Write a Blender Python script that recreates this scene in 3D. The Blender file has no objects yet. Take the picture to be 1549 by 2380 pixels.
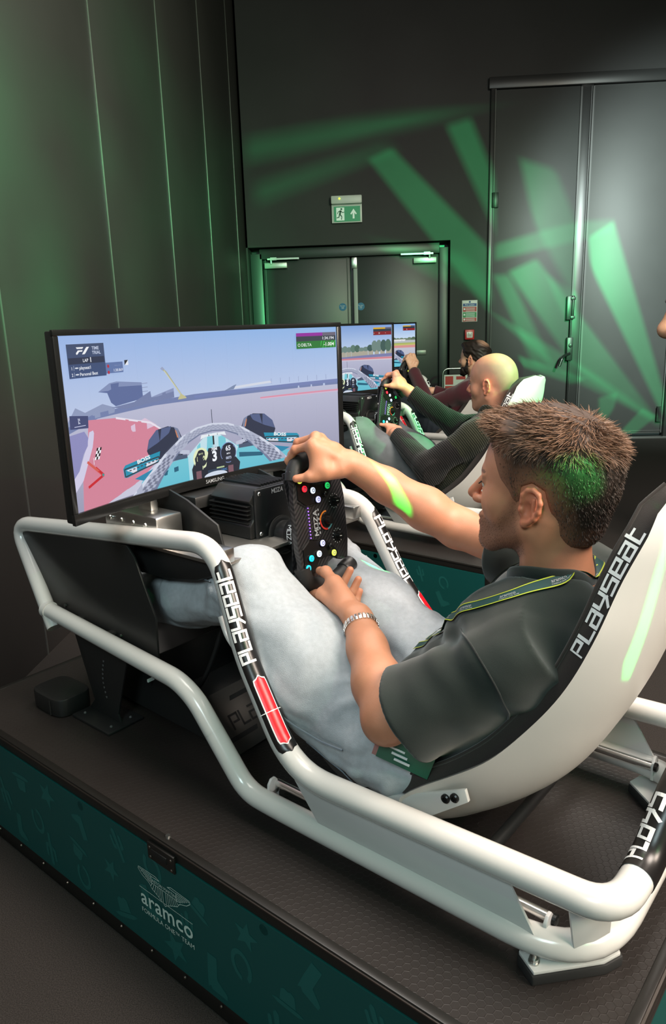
import bpy, bmesh, math, random
import numpy as np
from mathutils import Vector, Matrix
PI = math.pi
rng = np.random.default_rng(7)
random.seed(7)
C = bpy.context.scene.collection
SC = bpy.context.scene

def srgb(r, g, b):
    f = lambda c: (c/255/12.92) if c/255 <= .04045 else ((c/255+.055)/1.055)**2.4
    return (f(r), f(g), f(b), 1)

# ------------------------------------------------------------------ camera (room axes: x along the back wall, y towards it, floor z=0)
cam = bpy.data.cameras.new('camera'); camo = bpy.data.objects.new('camera', cam); C.objects.link(camo)
cam.sensor_fit = 'VERTICAL'; cam.sensor_height = 36; cam.lens = 1717.4*36/2380
cam.clip_start = .02; cam.clip_end = 60
_R, _U, _F = Vector((.9977, .0593, -.0305)), Vector((.0139, .2456, .9692)), Vector((-.0650, .9675, -.2444))
_F = _R.cross(_U)*-1; _F.normalize(); _R.normalize(); _U = _R.cross(_F)
camo.matrix_world = Matrix(((_R.x, _U.x, -_F.x, -.532), (_R.y, _U.y, -_F.y, -1.114), (_R.z, _U.z, -_F.z, 1.35), (0, 0, 0, 1)))
SC.camera = camo
SC.view_settings.view_transform = 'Standard'; SC.view_settings.look = 'None'
SC.view_settings.gamma = 1; SC.view_settings.use_curve_mapping = False
SC.view_settings.exposure = 0.0
try:
    SC.cycles.use_denoising = True
    SC.cycles.max_bounces = 6; SC.cycles.sample_clamp_indirect = 4
except Exception: pass

# ------------------------------------------------------------------ world and lamps
W = bpy.data.worlds.new('dim_hall'); SC.world = W; W.use_nodes = True
W.node_tree.nodes['Background'].inputs[0].default_value = (.55, .85, .78, 1)
W.node_tree.nodes['Background'].inputs[1].default_value = .045

def area(name, loc, target, size, power, col, sy=None, spread=PI):
    l = bpy.data.lights.new(name, 'AREA'); l.energy = power; l.color = col; l.size = size
    l.spread = spread
    if sy: l.shape = 'RECTANGLE'; l.size_y = sy
    o = bpy.data.objects.new(name, l); C.objects.link(o); o.location = loc
    o.rotation_euler = (Vector(target)-Vector(loc)).to_track_quat('-Z', 'Y').to_euler()
    return o
def spot(name, loc, target, deg, power, col, blend=.6, rad=.05):
    l = bpy.data.lights.new(name, 'SPOT'); l.energy = power; l.color = col; l.spot_size = math.radians(deg)
    l.spot_blend = blend; l.shadow_soft_size = rad
    o = bpy.data.objects.new(name, l); C.objects.link(o); o.location = loc
    o.rotation_euler = (Vector(target)-Vector(loc)).to_track_quat('-Z', 'Y').to_euler()
    return o
area('ceiling_panel_light', (1.5, -.5, 3.3), (-.1, .1, .6), 1.3, 170, (1, .86, .75))
area('ceiling_panel_light', (.6, 2.0, 3.9), (-.2, 2.6, 0), 1.6, 78, (1, .92, .84))
area('ceiling_panel_light', (.2, 3.0, 4.2), (-2.0, 3.2, 2.4), 1.6, 12, (1, .95, .80))
area('cool_fill_light', (-1.3, -2.9, 3.2), (-.2, .4, .4), 1.0, 62, (.76, .98, 1))  # added fill from behind the camera, not a room fixture: cool light on near sides
area('warm_fill_light', (2.8, -2.1, 3.0), (-.1, .1, .6), 1.2, 190, (1, .83, .70))  # unseen warm fill, added to brighten the seat shell and side plates
area('front_panel_light', (-.9, .3, 3.4), (-.9, .7, .5), 1.2, 45, (1, .95, .88))
spot('white_wash_spot', (2.6, 1.6, 3.6), (2.95, 7.5, 1.95), 46, 3600, (.84, 1, .95), 1.0, .2)

# gobo projector: shards of green light, each a convex window given by its corners on the surfaces it lights
def gobo(name, loc, target, deg, power, col, shards, base=0.0):
    o = spot(name, loc, target, deg, power, col, .15, .012 if deg > 80 else .003)
    l = o.data; l.use_nodes = True; nt = l.node_tree
    q = (Vector(target)-Vector(loc)).to_track_quat('-Z', 'Y'); qi = q.inverted()
    N = nt.nodes; L = nt.links
    em = next(n for n in N if n.type == 'EMISSION')
    tc = N.new('ShaderNodeTexCoord'); sp = N.new('ShaderNodeSeparateXYZ'); L.new(tc.outputs['Normal'], sp.inputs[0])
    def m(op, a, b=None, clamp=False):
        n = N.new('ShaderNodeMath'); n.operation = op; n.use_clamp = clamp
        for i, v in enumerate((a, b)):
            if v is None: continue
            if isinstance(v, (int, float)): n.inputs[i].default_value = v
            else: L.new(v, n.inputs[i])
        return n.outputs[0]
    az = m('ABSOLUTE', sp.outputs[2])
    u = m('DIVIDE', sp.outputs[0], az); v = m('DIVIDE', sp.outputs[1], az)
    tot = None
    for pts, amp, soft in shards:
        uv = []
        for p in pts:
            d = qi @ (Vector(p)-Vector(loc)); uv.append((d.x/-d.z, d.y/-d.z))
        ar = sum(uv[i][0]*uv[(i+1) % len(uv)][1]-uv[(i+1) % len(uv)][0]*uv[i][1] for i in range(len(uv)))
        if ar < 0: uv.reverse()
        f = None
        for i in range(len(uv)):
            (x0, y0), (x1, y1) = uv[i], uv[(i+1) % len(uv)]
            ln = math.hypot(x1-x0, y1-y0)
            if ln < 1e-6: continue
            nx, ny = -(y1-y0)/ln/soft, (x1-x0)/ln/soft
            c = .5-(nx*x0+ny*y0)
            e = m('ADD', m('ADD', m('MULTIPLY', u, nx), m('MULTIPLY', v, ny)), c, True)
            f = e if f is None else m('MULTIPLY', f, e)
        f = m('MULTIPLY', f, amp)
        tot = f if tot is None else m('ADD', tot, f)
    tot = m('ADD', tot, base)
    L.new(tot, em.inputs['Strength'])
    return o

# ------------------------------------------------------------------ materials
MATS = {}
def mat(name, col, rough=.5, metal=0., spec=.5, emit=0., coat=0., sss=0., noise=0., nscale=30., bump=0., bscale=200., ecol=None, sheen=0.):
    if name in MATS: return MATS[name]
    m = bpy.data.materials.new(name); m.use_nodes = True; nt = m.node_tree; b = nt.nodes['Principled BSDF']
    b.inputs['Base Color'].default_value = col; b.inputs['Roughness'].default_value = rough
    b.inputs['Metallic'].default_value = metal; b.inputs['Specular IOR Level'].default_value = spec
    if coat: b.inputs['Coat Weight'].default_value = coat; b.inputs['Coat Roughness'].default_value = .08
    if emit:
        b.inputs['Emission Color'].default_value = ecol or col; b.inputs['Emission Strength'].default_value = emit
    if sss:
        b.inputs['Subsurface Weight'].default_value = sss; b.inputs['Subsurface Radius'].default_value = (.012, .005, .003)
        b.inputs['Subsurface Scale'].default_value = 1.0
    if sheen: b.inputs['Sheen Weight'].default_value = sheen
    tc = nt.nodes.new('ShaderNodeTexCoord')
    if noise:
        n = nt.nodes.new('ShaderNodeTexNoise'); n.inputs['Scale'].default_value = nscale; n.inputs['Detail'].default_value = 5
        nt.links.new(tc.outputs['Object'], n.inputs['Vector'])
        mx = nt.nodes.new('ShaderNodeMix'); mx.data_type = 'RGBA'; mx.blend_type = 'MULTIPLY'; mx.inputs['Factor'].default_value = 1
        mr = nt.nodes.new('ShaderNodeMapRange'); mr.inputs[1].default_value = .3; mr.inputs[2].default_value = .7
        mr.inputs[3].default_value = 1-noise; mr.inputs[4].default_value = 1+noise
        nt.links.new(n.outputs['Fac'], mr.inputs[0]); mx.inputs['A'].default_value = col
        nt.links.new(mr.outputs[0], mx.inputs['B']); nt.links.new(mx.outputs['Result'], b.inputs['Base Color'])
    if bump:
        n2 = nt.nodes.new('ShaderNodeTexNoise'); n2.inputs['Scale'].default_value = bscale; n2.inputs['Detail'].default_value = 3
        nt.links.new(tc.outputs['Object'], n2.inputs['Vector'])
        bp = nt.nodes.new('ShaderNodeBump'); bp.inputs['Strength'].default_value = bump; bp.inputs['Distance'].default_value = .002
        nt.links.new(n2.outputs['Fac'], bp.inputs['Height']); nt.links.new(bp.outputs['Normal'], b.inputs['Normal'])
    MATS[name] = m; return m

def attr_emit(name, strength=1.0):
    """picture material: vertex colours of a lit display"""
    if name in MATS: return MATS[name]
    m = bpy.data.materials.new(name); m.use_nodes = True; nt = m.node_tree; b = nt.nodes['Principled BSDF']
    a = nt.nodes.new('ShaderNodeAttribute'); a.attribute_name = 'Col'
    b.inputs['Base Color'].default_value = (.01, .01, .01, 1); b.inputs['Roughness'].default_value = .35
    nt.links.new(a.outputs['Color'], b.inputs['Emission Color']); b.inputs['Emission Strength'].default_value = strength
    MATS[name] = m; return m
def attr_mat(name, rough=.6, bump=0, bscale=300, sss=0, noise=0, nscale=60, spec=.4, sheen=0, wave=None):
    m = mat(name, (.5, .5, .5, 1), rough, spec=spec, sss=sss, bump=bump, bscale=bscale, sheen=sheen)
    nt = m.node_tree; b = nt.nodes['Principled BSDF']
    a = nt.nodes.new('ShaderNodeAttribute'); a.attribute_name = 'Col'
    src = a.outputs['Color']
    if noise:
        tc = nt.nodes.new('ShaderNodeTexCoord')
        n = nt.nodes.new('ShaderNodeTexNoise'); n.inputs['Scale'].default_value = nscale; n.inputs['Detail'].default_value = 6
        nt.links.new(tc.outputs['Object'], n.inputs['Vector'])
        mr = nt.nodes.new('ShaderNodeMapRange'); mr.inputs[1].default_value = .25; mr.inputs[2].default_value = .75
        mr.inputs[3].default_value = 1-noise; mr.inputs[4].default_value = 1+noise
        nt.links.new(n.outputs['Fac'], mr.inputs[0])
        mx = nt.nodes.new('ShaderNodeMix'); mx.data_type = 'RGBA'; mx.blend_type = 'MULTIPLY'; mx.inputs['Factor'].default_value = 1
        nt.links.new(src, mx.inputs['A']); nt.links.new(mr.outputs[0], mx.inputs['B']); src = mx.outputs['Result']
    nt.links.new(src, b.inputs['Base Color'])
    return m

# ------------------------------------------------------------------ object helpers
def tag(o, label=None, cat=None, group=None, kind=None):
    if label: o['label'] = label
    if cat: o['category'] = cat
    if group: o['group'] = group
    if kind: o['kind'] = kind
    return o
def empty(name, loc=(0, 0, 0), rz=0, mtx=None):
    o = bpy.data.objects.new(name, None); C.objects.link(o); o.empty_display_size = .1
    if mtx is not None: o.matrix_world = mtx
    else: o.location = loc; o.rotation_euler = (0, 0, rz)
    return o
def link(name, me, m=None, parent=None, smooth=False, kind=None):
    if m is not None: me.materials.append(m)
    o = bpy.data.objects.new(name, me); C.objects.link(o)
    if parent is not None: o.parent = parent
    if smooth: me.shade_smooth()
    if kind: o['kind'] = kind
    return o
def mk(name, v, f, m=None, parent=None, smooth=False, kind=None, col=None):
    me = bpy.data.meshes.new(name)
    v = np.asarray(v, np.float32).reshape(-1, 3)
    if isinstance(f, np.ndarray) and f.ndim == 2:
        k = f.shape[1]
        me.vertices.add(len(v)); me.vertices.foreach_set('co', v.ravel())
        me.loops.add(f.size); me.loops.foreach_set('vertex_index', f.astype(np.int32).ravel())
        me.polygons.add(len(f)); me.polygons.foreach_set('loop_start', np.arange(0, f.size, k, dtype=np.int32))
        me.update(calc_edges=True)
    else:
        me.from_pydata([tuple(map(float, p)) for p in v], [], [tuple(map(int, q)) for q in f]); me.update()
    if col is not None:
        a = me.color_attributes.new('Col', 'FLOAT_COLOR', 'POINT')
        c = np.ones((len(v), 4), np.float32); c[:, :3] = np.asarray(col, np.float32)[:, :3]; a.data.foreach_set('color', c.ravel())
    return link(name, me, m, parent, smooth, kind)
class MB:
    """collects shapes into one mesh"""
    def __init__(s): s.v = []; s.f = []
    def add(s, v, f):
        n = len(s.v); s.v += [tuple(map(float, p)) for p in v]; s.f += [tuple(int(i)+n for i in q) for q in f]; return s
    def box(s, c, d, M=None):
        x, y, z = d[0]/2, d[1]/2, d[2]/2
        v = [(a*x, b*y, e*z) for e in (-1, 1) for b in (-1, 1) for a in (-1, 1)]
        if M is not None: v = [tuple(M @ Vector(p)) for p in v]
        v = [(p[0]+c[0], p[1]+c[1], p[2]+c[2]) for p in v]
        return s.add(v, [(0, 2, 3, 1), (4, 5, 7, 6), (0, 1, 5, 4), (2, 6, 7, 3), (0, 4, 6, 2), (1, 3, 7, 5)])
    def prism(s, pts, fn0, fn1):
        n = len(pts); v = [fn0(*p) for p in pts]+[fn1(*p) for p in pts]
        return s.add(v, [tuple(range(n))[::-1], tuple(range(n, 2*n))]+[(i, (i+1) % n, n+(i+1) % n, n+i) for i in range(n)])
    def cyl(s, a, b, r0, r1=None, n=16):
        r1 = r0 if r1 is None else r1
        a, b = Vector(a), Vector(b); d = (b-a).normalized(); e = d.orthogonal().normalized(); g = d.cross(e)
        v = []
        for p, r in ((a, r0), (b, r1)):
            v += [tuple(p+r*(math.cos(t)*e+math.sin(t)*g)) for t in [2*PI*i/n for i in range(n)]]
        return s.add(v, [(i, (i+1) % n, n+(i+1) % n, n+i) for i in range(n)]+[tuple(range(n))[::-1], tuple(range(n, 2*n))])
    def lathe(s, a, axis, prof, n=24):
        """prof = [(distance along axis, radius)]"""
        a = Vector(a); d = Vector(axis).normalized(); e = d.orthogonal().normalized(); g = d.cross(e); v = []; f = []
        for h, r in prof: v += [tuple(a+h*d+max(r, 1e-5)*(math.cos(t)*e+math.sin(t)*g)) for t in [2*PI*i/n for i in range(n)]]
        for k in range(len(prof)-1): f += [(k*n+i, k*n+(i+1) % n, (k+1)*n+(i+1) % n, (k+1)*n+i) for i in range(n)]
        f += [tuple(range(n))[::-1], tuple(range((len(prof)-1)*n, len(prof)*n))]
        return s.add(v, f)
    def build(s, name, m=None, parent=None, smooth=False, bevel=0, seg=2, kind=None, angle=.7):
        me = bpy.data.meshes.new(name); me.from_pydata(s.v, [], s.f); me.update()
        bm = bmesh.new(); bm.from_mesh(me); bmesh.ops.recalc_face_normals(bm, faces=bm.faces)
        if bevel:
            ed = [e for e in bm.edges if len(e.link_faces) == 2 and e.calc_face_angle(0) > .5]
            bmesh.ops.bevel(bm, geom=ed, offset=bevel, segments=seg, affect='EDGES', profile=.5, clamp_overlap=True)
        for fc in bm.faces: fc.smooth = smooth or bool(bevel)
        for e in bm.edges:
            if len(e.link_faces) == 2 and e.calc_face_angle(0) > angle: e.smooth = False
        bm.to_mesh(me); bm.free()
        return link(name, me, m, parent, False, kind)
def box(name, c, d, m, parent=None, bevel=0, M=None, kind=None):
    return MB().box(c, d, M).build(name, m, parent, bevel=bevel, kind=kind)

class Path:
    """polyline with filleted corners, resampled, with parallel-transport frames; ref fixes the zero of the roll angle"""
    def __init__(s, pts, fil=.06, step=.012, ref=(1, 0, 0), anchor=None):
        P = [Vector(p) for p in pts]; fl = fil if isinstance(fil, (list, tuple)) else [fil]*len(P); out = [P[0]]
        for i in range(1, len(P)-1):
            a, b, c = P[i-1], P[i], P[i+1]; u = (a-b); w = (c-b); lu, lw = u.length, w.length; u.normalize(); w.normalize()
            t = min(fl[i], lu*.48, lw*.48); p0, p1 = b+u*t, b+w*t
            for k in range(9):
                q = k/8; out.append((1-q)**2*p0+2*q*(1-q)*b+q*q*p1)
        out.append(P[-1])
        X = np.array([tuple(p) for p in out]); d = np.r_[0, np.cumsum(np.linalg.norm(np.diff(X, axis=0), axis=1))]
        s.len = d[-1]; n = max(4, int(s.len/step)); t = np.linspace(0, s.len, n+1)
        s.t = t; s.X = np.stack([np.interp(t, d, X[:, k]) for k in range(3)], 1)
        T = np.gradient(s.X, axis=0); s.T = T/np.linalg.norm(T, axis=1, keepdims=True)
        # rotation-minimising frames, anchored where the pipe stands steepest
        r = np.asarray(ref, float); i0 = int(np.argmin(np.abs(s.T@r))) if anchor is None else int(np.argmin(np.linalg.norm(s.X-np.asarray(anchor, float), axis=1))); A = np.zeros_like(s.X)
        w = r-s.T[i0]*(r@s.T[i0])
        if np.linalg.norm(w) < .05: w = np.array([.01, .3, 1.]); w = w-s.T[i0]*(w@s.T[i0])
        A[i0] = w/np.linalg.norm(w)
        for rg in (range(i0+1, n+1), range(i0-1, -1, -1)):
            p = i0
            for i in rg:
                w = A[p]-s.T[i]*(A[p]@s.T[i]); A[i] = w/np.linalg.norm(w); p = i
        s.A = A; s.B = np.cross(s.T, s.A)
    def at(s, t):
        f = lambda Y: np.array([np.interp(t, s.t, Y[:, k]) for k in range(3)])
        return f(s.X), f(s.A), f(s.B)
    def surf(s, t, ph, r):
        x, a, b = s.at(t); return x+r*(math.cos(ph)*a+math.sin(ph)*b)
    def tnear(s, p): return float(s.t[np.argmin(np.linalg.norm(s.X-np.asarray(p, float), axis=1))])
    def tube(s, r, n=20, caps=True, t0=None, t1=None, r1=None):
        i = np.arange(len(s.t))
        if t0 is not None: i = i[(s.t >= t0) & (s.t <= t1)]
        ph = np.linspace(0, 2*PI, n, endpoint=False); rr = np.linspace(r, r if r1 is None else r1, len(i))[:, None, None]
        V = s.X[i][:, None]+rr*(np.cos(ph)[None, :, None]*s.A[i][:, None]+np.sin(ph)[None, :, None]*s.B[i][:, None])
        m = len(i); F = [(k*n+j, k*n+(j+1) % n, (k+1)*n+(j+1) % n, (k+1)*n+j) for k in range(m-1) for j in range(n)]
        if caps: F += [tuple(range(n))[::-1], tuple(range((m-1)*n, m*n))]
        return V.reshape(-1, 3), F
def tube(name, path, r, m, parent, n=20, **k):
    v, f = path.tube(r, n, **k); return MB().add(v, f).build(name, m, parent, smooth=True, angle=1.0)

# ------------------------------------------------------------------ lettering
GL = {'P': [[(0, 0), (0, 1), (.68, 1), (.68, .45), (.22, .45)]], 'L': [[(0, 1), (0, 0), (.6, 0)]],
      'a': [[(.06, 1), (.7, 1), (.7, 0), (0, 0), (0, .56), (.7, .56)]], 'y': [[(0, 1), (0, .45), (.7, .45)], [(.7, 1), (.7, .3), (.35, -.1)]],
      's': [[(.7, 1), (0, 1), (0, .53), (.7, .53), (.7, 0), (0, 0)]], 'e': [[(.7, 0), (0, 0), (0, 1), (.7, 1), (.7, .5), (.1, .5)]],
      't': [[(.06, 1.25), (.06, 0), (.62, 0)], [(.06, .92), (.62, .92)]], 'A': [[(0, 0), (.36, 1), (.72, 0)], [(.18, .3), (.54, .3)]],
      'M': [[(0, 0), (0, 1), (.4, .35), (.8, 1), (.8, 0)]], 'O': [[(0, 0), (.7, 0), (.7, 1), (0, 1), (0, 0)]],
      'Z': [[(0, 1), (.7, 1), (0, 0), (.7, 0)]]}
def strokes(text, w=.17, gap=.26, fn=None, sub=.12):
    """flat ribbons for every pen stroke; fn maps (u, v) in letter heights to space"""
    mb = MB(); x = 0
    for ch in text:
        if ch == ' ': x += .6; continue
        g = GL[ch]; mx = max(p[0] for l in g for p in l)
        for l in g:
            for (x0, y0), (x1, y1) in zip(l, l[1:]):
                L = math.hypot(x1-x0, y1-y0); dx, dy = (x1-x0)/L, (y1-y0)/L
                ax, ay, bx, by = x0-dx*w/2, y0-dy*w/2, x1+dx*w/2, y1+dy*w/2; n = max(1, int(L/sub)); v = []
                for k in range(n+1):
                    q = k/n; px, py = ax+(bx-ax)*q, ay+(by-ay)*q
                    v += [fn(x+px-dy*w/2, py+dx*w/2), fn(x+px+dy*w/2, py-dx*w/2)]
                mb.add(v, [(2*k, 2*k+1, 2*k+3, 2*k+2) for k in range(n)])
        x += mx+gap
    return mb, x-gap
def swidth(text, gap=.26): return sum(max(p[0] for l in GL[c] for p in l)+gap for c in text)-gap
_fc = {}
def font(text, size=1.0, bold=0.0, align='LEFT', space=1.0):
    """outline text as (verts2d, faces)"""
    k = (text, bold, align, space)
    if k not in _fc:
        cu = bpy.data.curves.new('t', 'FONT'); cu.body = text; cu.size = 1; cu.align_x = align; cu.offset = bold; cu.space_character = space; cu.resolution_u = 3
        o = bpy.data.objects.new('t', cu); C.objects.link(o)
        dg = bpy.context.evaluated_depsgraph_get(); me = bpy.data.meshes.new_from_object(o.evaluated_get(dg))
        _fc[k] = ([tuple(v.co)[:2] for v in me.vertices], [tuple(p.vertices) for p in me.polygons])
        bpy.data.objects.remove(o); bpy.data.curves.remove(cu); bpy.data.meshes.remove(me)
    v, f = _fc[k]; return [(a*size, b*size) for a, b in v], f
def fwidth(v): return max(p[0] for p in v)-min(p[0] for p in v) if v else 0
def dup(o, parent=None, keep=()):
    c = o.copy(); C.objects.link(c)
    c.parent = parent
    for ch in list(o.children): dup(ch, c)
    return c
RIG = Matrix.Rotation(math.radians(-35.943), 4, 'Z')
def rigm(x, y, dz=0., rot=0.):
    """frame of one simulator: local +x is behind the driver, z=0 is the top of its stage deck"""
    return Matrix.Translation((x, y, .35+dz)) @ RIG @ Matrix.Rotation(math.radians(rot), 4, 'Z')
RIGS = [rigm(0, 0), rigm(.192, 2.208), rigm(.384, 4.416, 0, -2.7)]
GREEN = (.05, 1, .30)
BY = 7.507
def onb(*pts): return [(p[0], BY, p[1]) for p in pts]
def onl(*pts): return [(-1.99, p[0], p[1]) for p in pts]
gobo('green_gobo_projector', (1.8, -3.0, 3.1), (.0, 7.0, 1.9), 100, 5200, GREEN, [
    (onb((-1.93, 3.32), (-.41, 3.51), (.45, 3.49), (-.41, 3.3), (-1.93, 3.1)), 0.73, 0.0165),
    (onb((-1.86, 2.86), (-.39, 3.21), (-.33, 3.15), (-1.83, 2.67)), 0.66, 0.0165),
    (onb((-.61, 3.07), (-.36, 3.17), (.68, 2.13), (.69, 1.47)), 1.13, 0.0066),
    (onb((.22, 3.36), (.47, 3.42), (.73, 2.84), (.74, 2.32)), 1.10, 0.0083),
    (onb((.99, 3.0), (1.36, 2.88), (1.61, 2.34), (1.61, 1.58), (1.16, 2.35)), 0.91, 0.0083),
    (onb((.75, 2.15), (1.57, 2.35), (2.0, 2.36), (2.01, 2.23), (.75, 1.99)), 0.91, 0.0066),
    (onb((.9, 1.86), (1.24, 2.0), (1.96, 1.06), (2.71, .15), (2.64, .12), (1.69, .78)), 1.36, 0.0066),
    (onb((1.74, 2.18), (2.0, 2.34), (2.69, .44), (2.68, .23), (1.79, 1.87)), 2.47, 0.0055),
    (onb((1.04, .95), (1.79, .68), (1.65, .62), (1.08, .84)), 1.46, 0.0044),
    (onb((.77, 1.4), (1.74, .84), (2.69, .15), (1.5, .75)), 1.28, 0.0066),
    (onb((1.95, .46), (2.15, .51), (2.13, .34), (1.98, .13)), 1.46, 0.0044),
    (onb((2.21, .06), (2.44, .33), (2.61, .24), (2.36, .03)), 1.64, 0.0033),
    (onb((.73, 1.83), (.9, 1.83), (1.45, .79), (1.21, .84)), 1.01, 0.0066),
    (onb((1.32, 1.81), (1.68, 1.58), (1.7, 1.11), (1.47, 1.44)), 1.10, 0.0066),
    (onb((-.52, 2.24), (.42, 2.07), (.71, 1.74), (.72, 1.56)), 0.63, 0.0110),
    (onb((-1.95, 2.2), (-1.7, 2.15), (-1.72, .6), (-1.95, .6)), 1.28, 0.0110),
    (onl((2.15, 1.7), (2.50, 1.68), (2.52, 1.33), (2.1, 1.3)), 1.05, .05),
    (onl((1.5, 2.45), (2.22, 2.5), (2.15, 1.8), (1.5, 1.75)), 0.85, .07),
    (onl((2.53, 2.5), (2.9, 2.5), (2.7, 2.2), (2.46, 2.3)), 0.65, .05),
    (onl((2.98, 2.4), (3.4, 2.4), (3.23, 2.1), (2.9, 2.1)), 0.78, .05),
    (onl((4.9, 2.45), (6.43, 2.64), (6.49, 2.15), (4.8, 2.0)), 1.05, .07),
    (onl((2.2, 1.95), (2.68, 2.0), (2.55, 1.65), (2.2, 1.6)), 0.71, .06),
    (onl((3.75, 2.3), (4.35, 2.32), (4.25, 1.8), (3.65, 1.85)), 0.85, .06),
    (onl((3.28, 3.0), (4.1, 3.35), (5.02, 2.4), (4.45, 2.2)), 0.58, .07),
    (onl((5.1, 3.1), (6.22, 3.2), (7.1, 3.2), (5.86, 2.6)), 0.58, .07),
    (onl((3.0, 1.9), (3.5, 1.95), (4.3, 1.2), (3.6, 1.1)), 0.61, .07),
    (onl((1.6, 1.7), (2.0, 1.7), (2.3, 1.2), (1.7, 1.2)), 0.61, .07),
    (onl((5.2, 2.0), (7.3, 2.2), (7.3, 1.0), (5.2, .9)), 0.68, .12),
    (onl((1.0, 3.2), (7.5, 4.0), (7.5, 1.3), (1.0, 1.3)), .26, .25),
    (onb((-1.99, 2.8), (.3, 2.3), (.3, .3), (-1.99, .3)), .13, .12),
    (onb((.3, 3.0), (2.7, 2.6), (2.7, .0), (.3, .0)), .13, .15),
    ], .010)
LG = gobo('green_accent_projector', (1.25, -1.9, 3.1), (-.2, .1, .95), 60, 950, (.02, 1, .13), [
    ([(-.268, .065, 1.121), (-.231, .053, 1.14), (-.187, .052, 1.122), (-.181, .054, 1.08), (-.217, .052, 1.064), (-.248, .056, 1.088)], 3.0, .006),
    ([(-.112, -.036, 1.095), (-.115, -.051, 1.002), (-.129, -.054, .99)], 2.0, .0012),
    ([(-.115, -.051, 1.002), (-.131, -.038, .874), (-.145, -.052, .908), (-.129, -.054, .99)], 2.0, .0012),
    ([(-.131, -.038, .874), (-.145, -.022, .794), (-.16, -.034, .801), (-.163, -.045, .834), (-.145, -.052, .908)], 2.0, .0012),
    ], 0.0)
gobo('green_arm_projector', (.55, -1.5, 3.4), (-.49, .5, .98), 14, 620, (.0, 1, .10), [([(-0.565, 0.515, 1.029), (-0.517, 0.480, 1.040), (-0.447, 0.429, 0.995), (-0.448, 0.430, 0.950), (-0.490, 0.460, 0.958), (-0.544, 0.499, 0.998)], 15.0, .002)], 0.0)
spot('green_rig_spot', (2.6, 1.0, 3.0), (.10, 2.37, 1.13), 10, 1500, (.12, 1, .30), .5, .05)

# ------------------------------------------------------------------ the room
M_wall = mat('matt_black_paint', (.030, .030, .030, 1), .62, spec=.35, noise=.12, nscale=1.5)
M_wall2 = mat('black_wall_panel', (.032, .029, .028, 1), .55, spec=.4, noise=.12, nscale=1.2)
M_door = mat('black_door_paint', (.026, .029, .030, 1), .38, spec=.5)
M_big = mat('grey_black_acoustic_door', (.045, .047, .046, 1), .5, spec=.45, noise=.06, nscale=3)
M_edge = mat('grey_metal_edge', (.06, .06, .06, 1), .5, .3)
M_carpet = mat('charcoal_carpet', (.030, .026, .024, 1), .95, spec=.1, noise=.55, nscale=420, bump=.6, bscale=500)
M_steel = mat('satin_steel', (.55, .55, .53, 1), .3, 1)
M_dark = mat('dark_metal', (.03, .03, .03, 1), .4, .6)

S = lambda o: tag(o, kind='structure')
S(box('floor', (1.2, 2.6, -.05), (7, 10.2, .1), M_carpet))
S(box('ceiling', (1.2, 2.6, 5.25), (7, 10.2, .1), mat('black_ceiling', (.01, .01, .01, 1), .9)))
# left wall: backing and panels with fine joints
wl_ = S(box('wall_left', (-2.06, 2.6, 2.6), (.1, 10.2, 5.2), mat('wall_backing', (.01, .01, .01, 1), .9)))
for i in range(9):
    y0 = -2.17+1.315*i+.0025
    if y0 > 7.4: break
    y1 = min(y0+1.31, 7.55)
    box('wall_panel', (-2.0, (y0+y1)/2, 2.6), (.02, y1-y0, 5.2), M_wall2, wl_, bevel=.002)
    if i: box('joint_bead', (-1.9885, y0-.0025, 2.6), (.007, .003, 5.2), mat('bright_bead', (.30, .30, .28, 1), .3, .8), wl_)
# back wall with the recess of the double door
wb_ = S(empty('wall_back', (0, 0, 0)))
MB().box((-2.0, 7.657, 2.6), (.06, .3, 5.2)).box((-.86, 7.657, 3.71), (2.26, .3, 2.98)).box((.475, 7.657, 2.6), (.41, .3, 5.2))\
    .box((2.7, 7.657, 4.5), (4.04, .3, 1.4)).box((3.9, 7.657, 2.0), (2.0, .3, 4.0)).build('wall_face', M_wall, wb_)
box('door_pocket', (-.86, 7.80, 1.11), (2.3, .02, 2.3), M_door, wb_)
# ---- double door
d1 = S(empty('door_1', (-.85, 7.65, 0)))
d1.location = (0, 0, 0)
MB().box((-1.90, 7.68, 1.08), (.13, .13, 2.16)).box((.21, 7.68, 1.08), (.10, .13, 2.16)).box((-.85, 7.68, 2.155), (2.02, .13, .11)).build('door_frame', M_door, d1, bevel=.004)
lf = box('door_leaf', (-1.335, 7.70, 1.05), (.985, .05, 2.09), M_door, d1, bevel=.003)
rf = box('door_leaf', (-.315, 7.70, 1.05), (.985, .05, 2.09), M_door, d1, bevel=.003)
box('edge_strip', (-.782, 7.667, 1.06), (.045, .012, 2.06), mat('grey_strip', (.33, .36, .34, 1), .45), d1, bevel=.003)
box('strip_cap', (-.792, 7.660, 2.03), (.06, .02, .12), M_steel, d1, bevel=.004)
box('edge_line', (-1.80, 7.664, 1.05), (.008, .012, 2.1), M_edge, lf)
box('edge_line', (-.872, 7.668, 1.05), (.008, .012, 2.1), M_edge, lf)
M_close = mat('silver_closer', (.48, .48, .46, 1), .35, .5)
for lfx, leaf, sx in ((-1.68, lf, 1), (.0, rf, -1)):
    box('closer_box', (lfx, 7.645, 2.03), (.255, .06, .062), M_close, leaf, bevel=.005)
    MB().box((lfx+sx*.09, 7.60, 2.098), (.36, .02, .018)).box((lfx-sx*.02, 7.60, 2.10), (.07, .03, .03)).cyl((lfx-sx*.05, 7.61, 2.05), (lfx-sx*.05, 7.61, 2.10), .012).build('closer_arm', M_close, leaf)
M_blue = mat('blue_sign', (.0, .13, .30, 1), .4)
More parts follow.
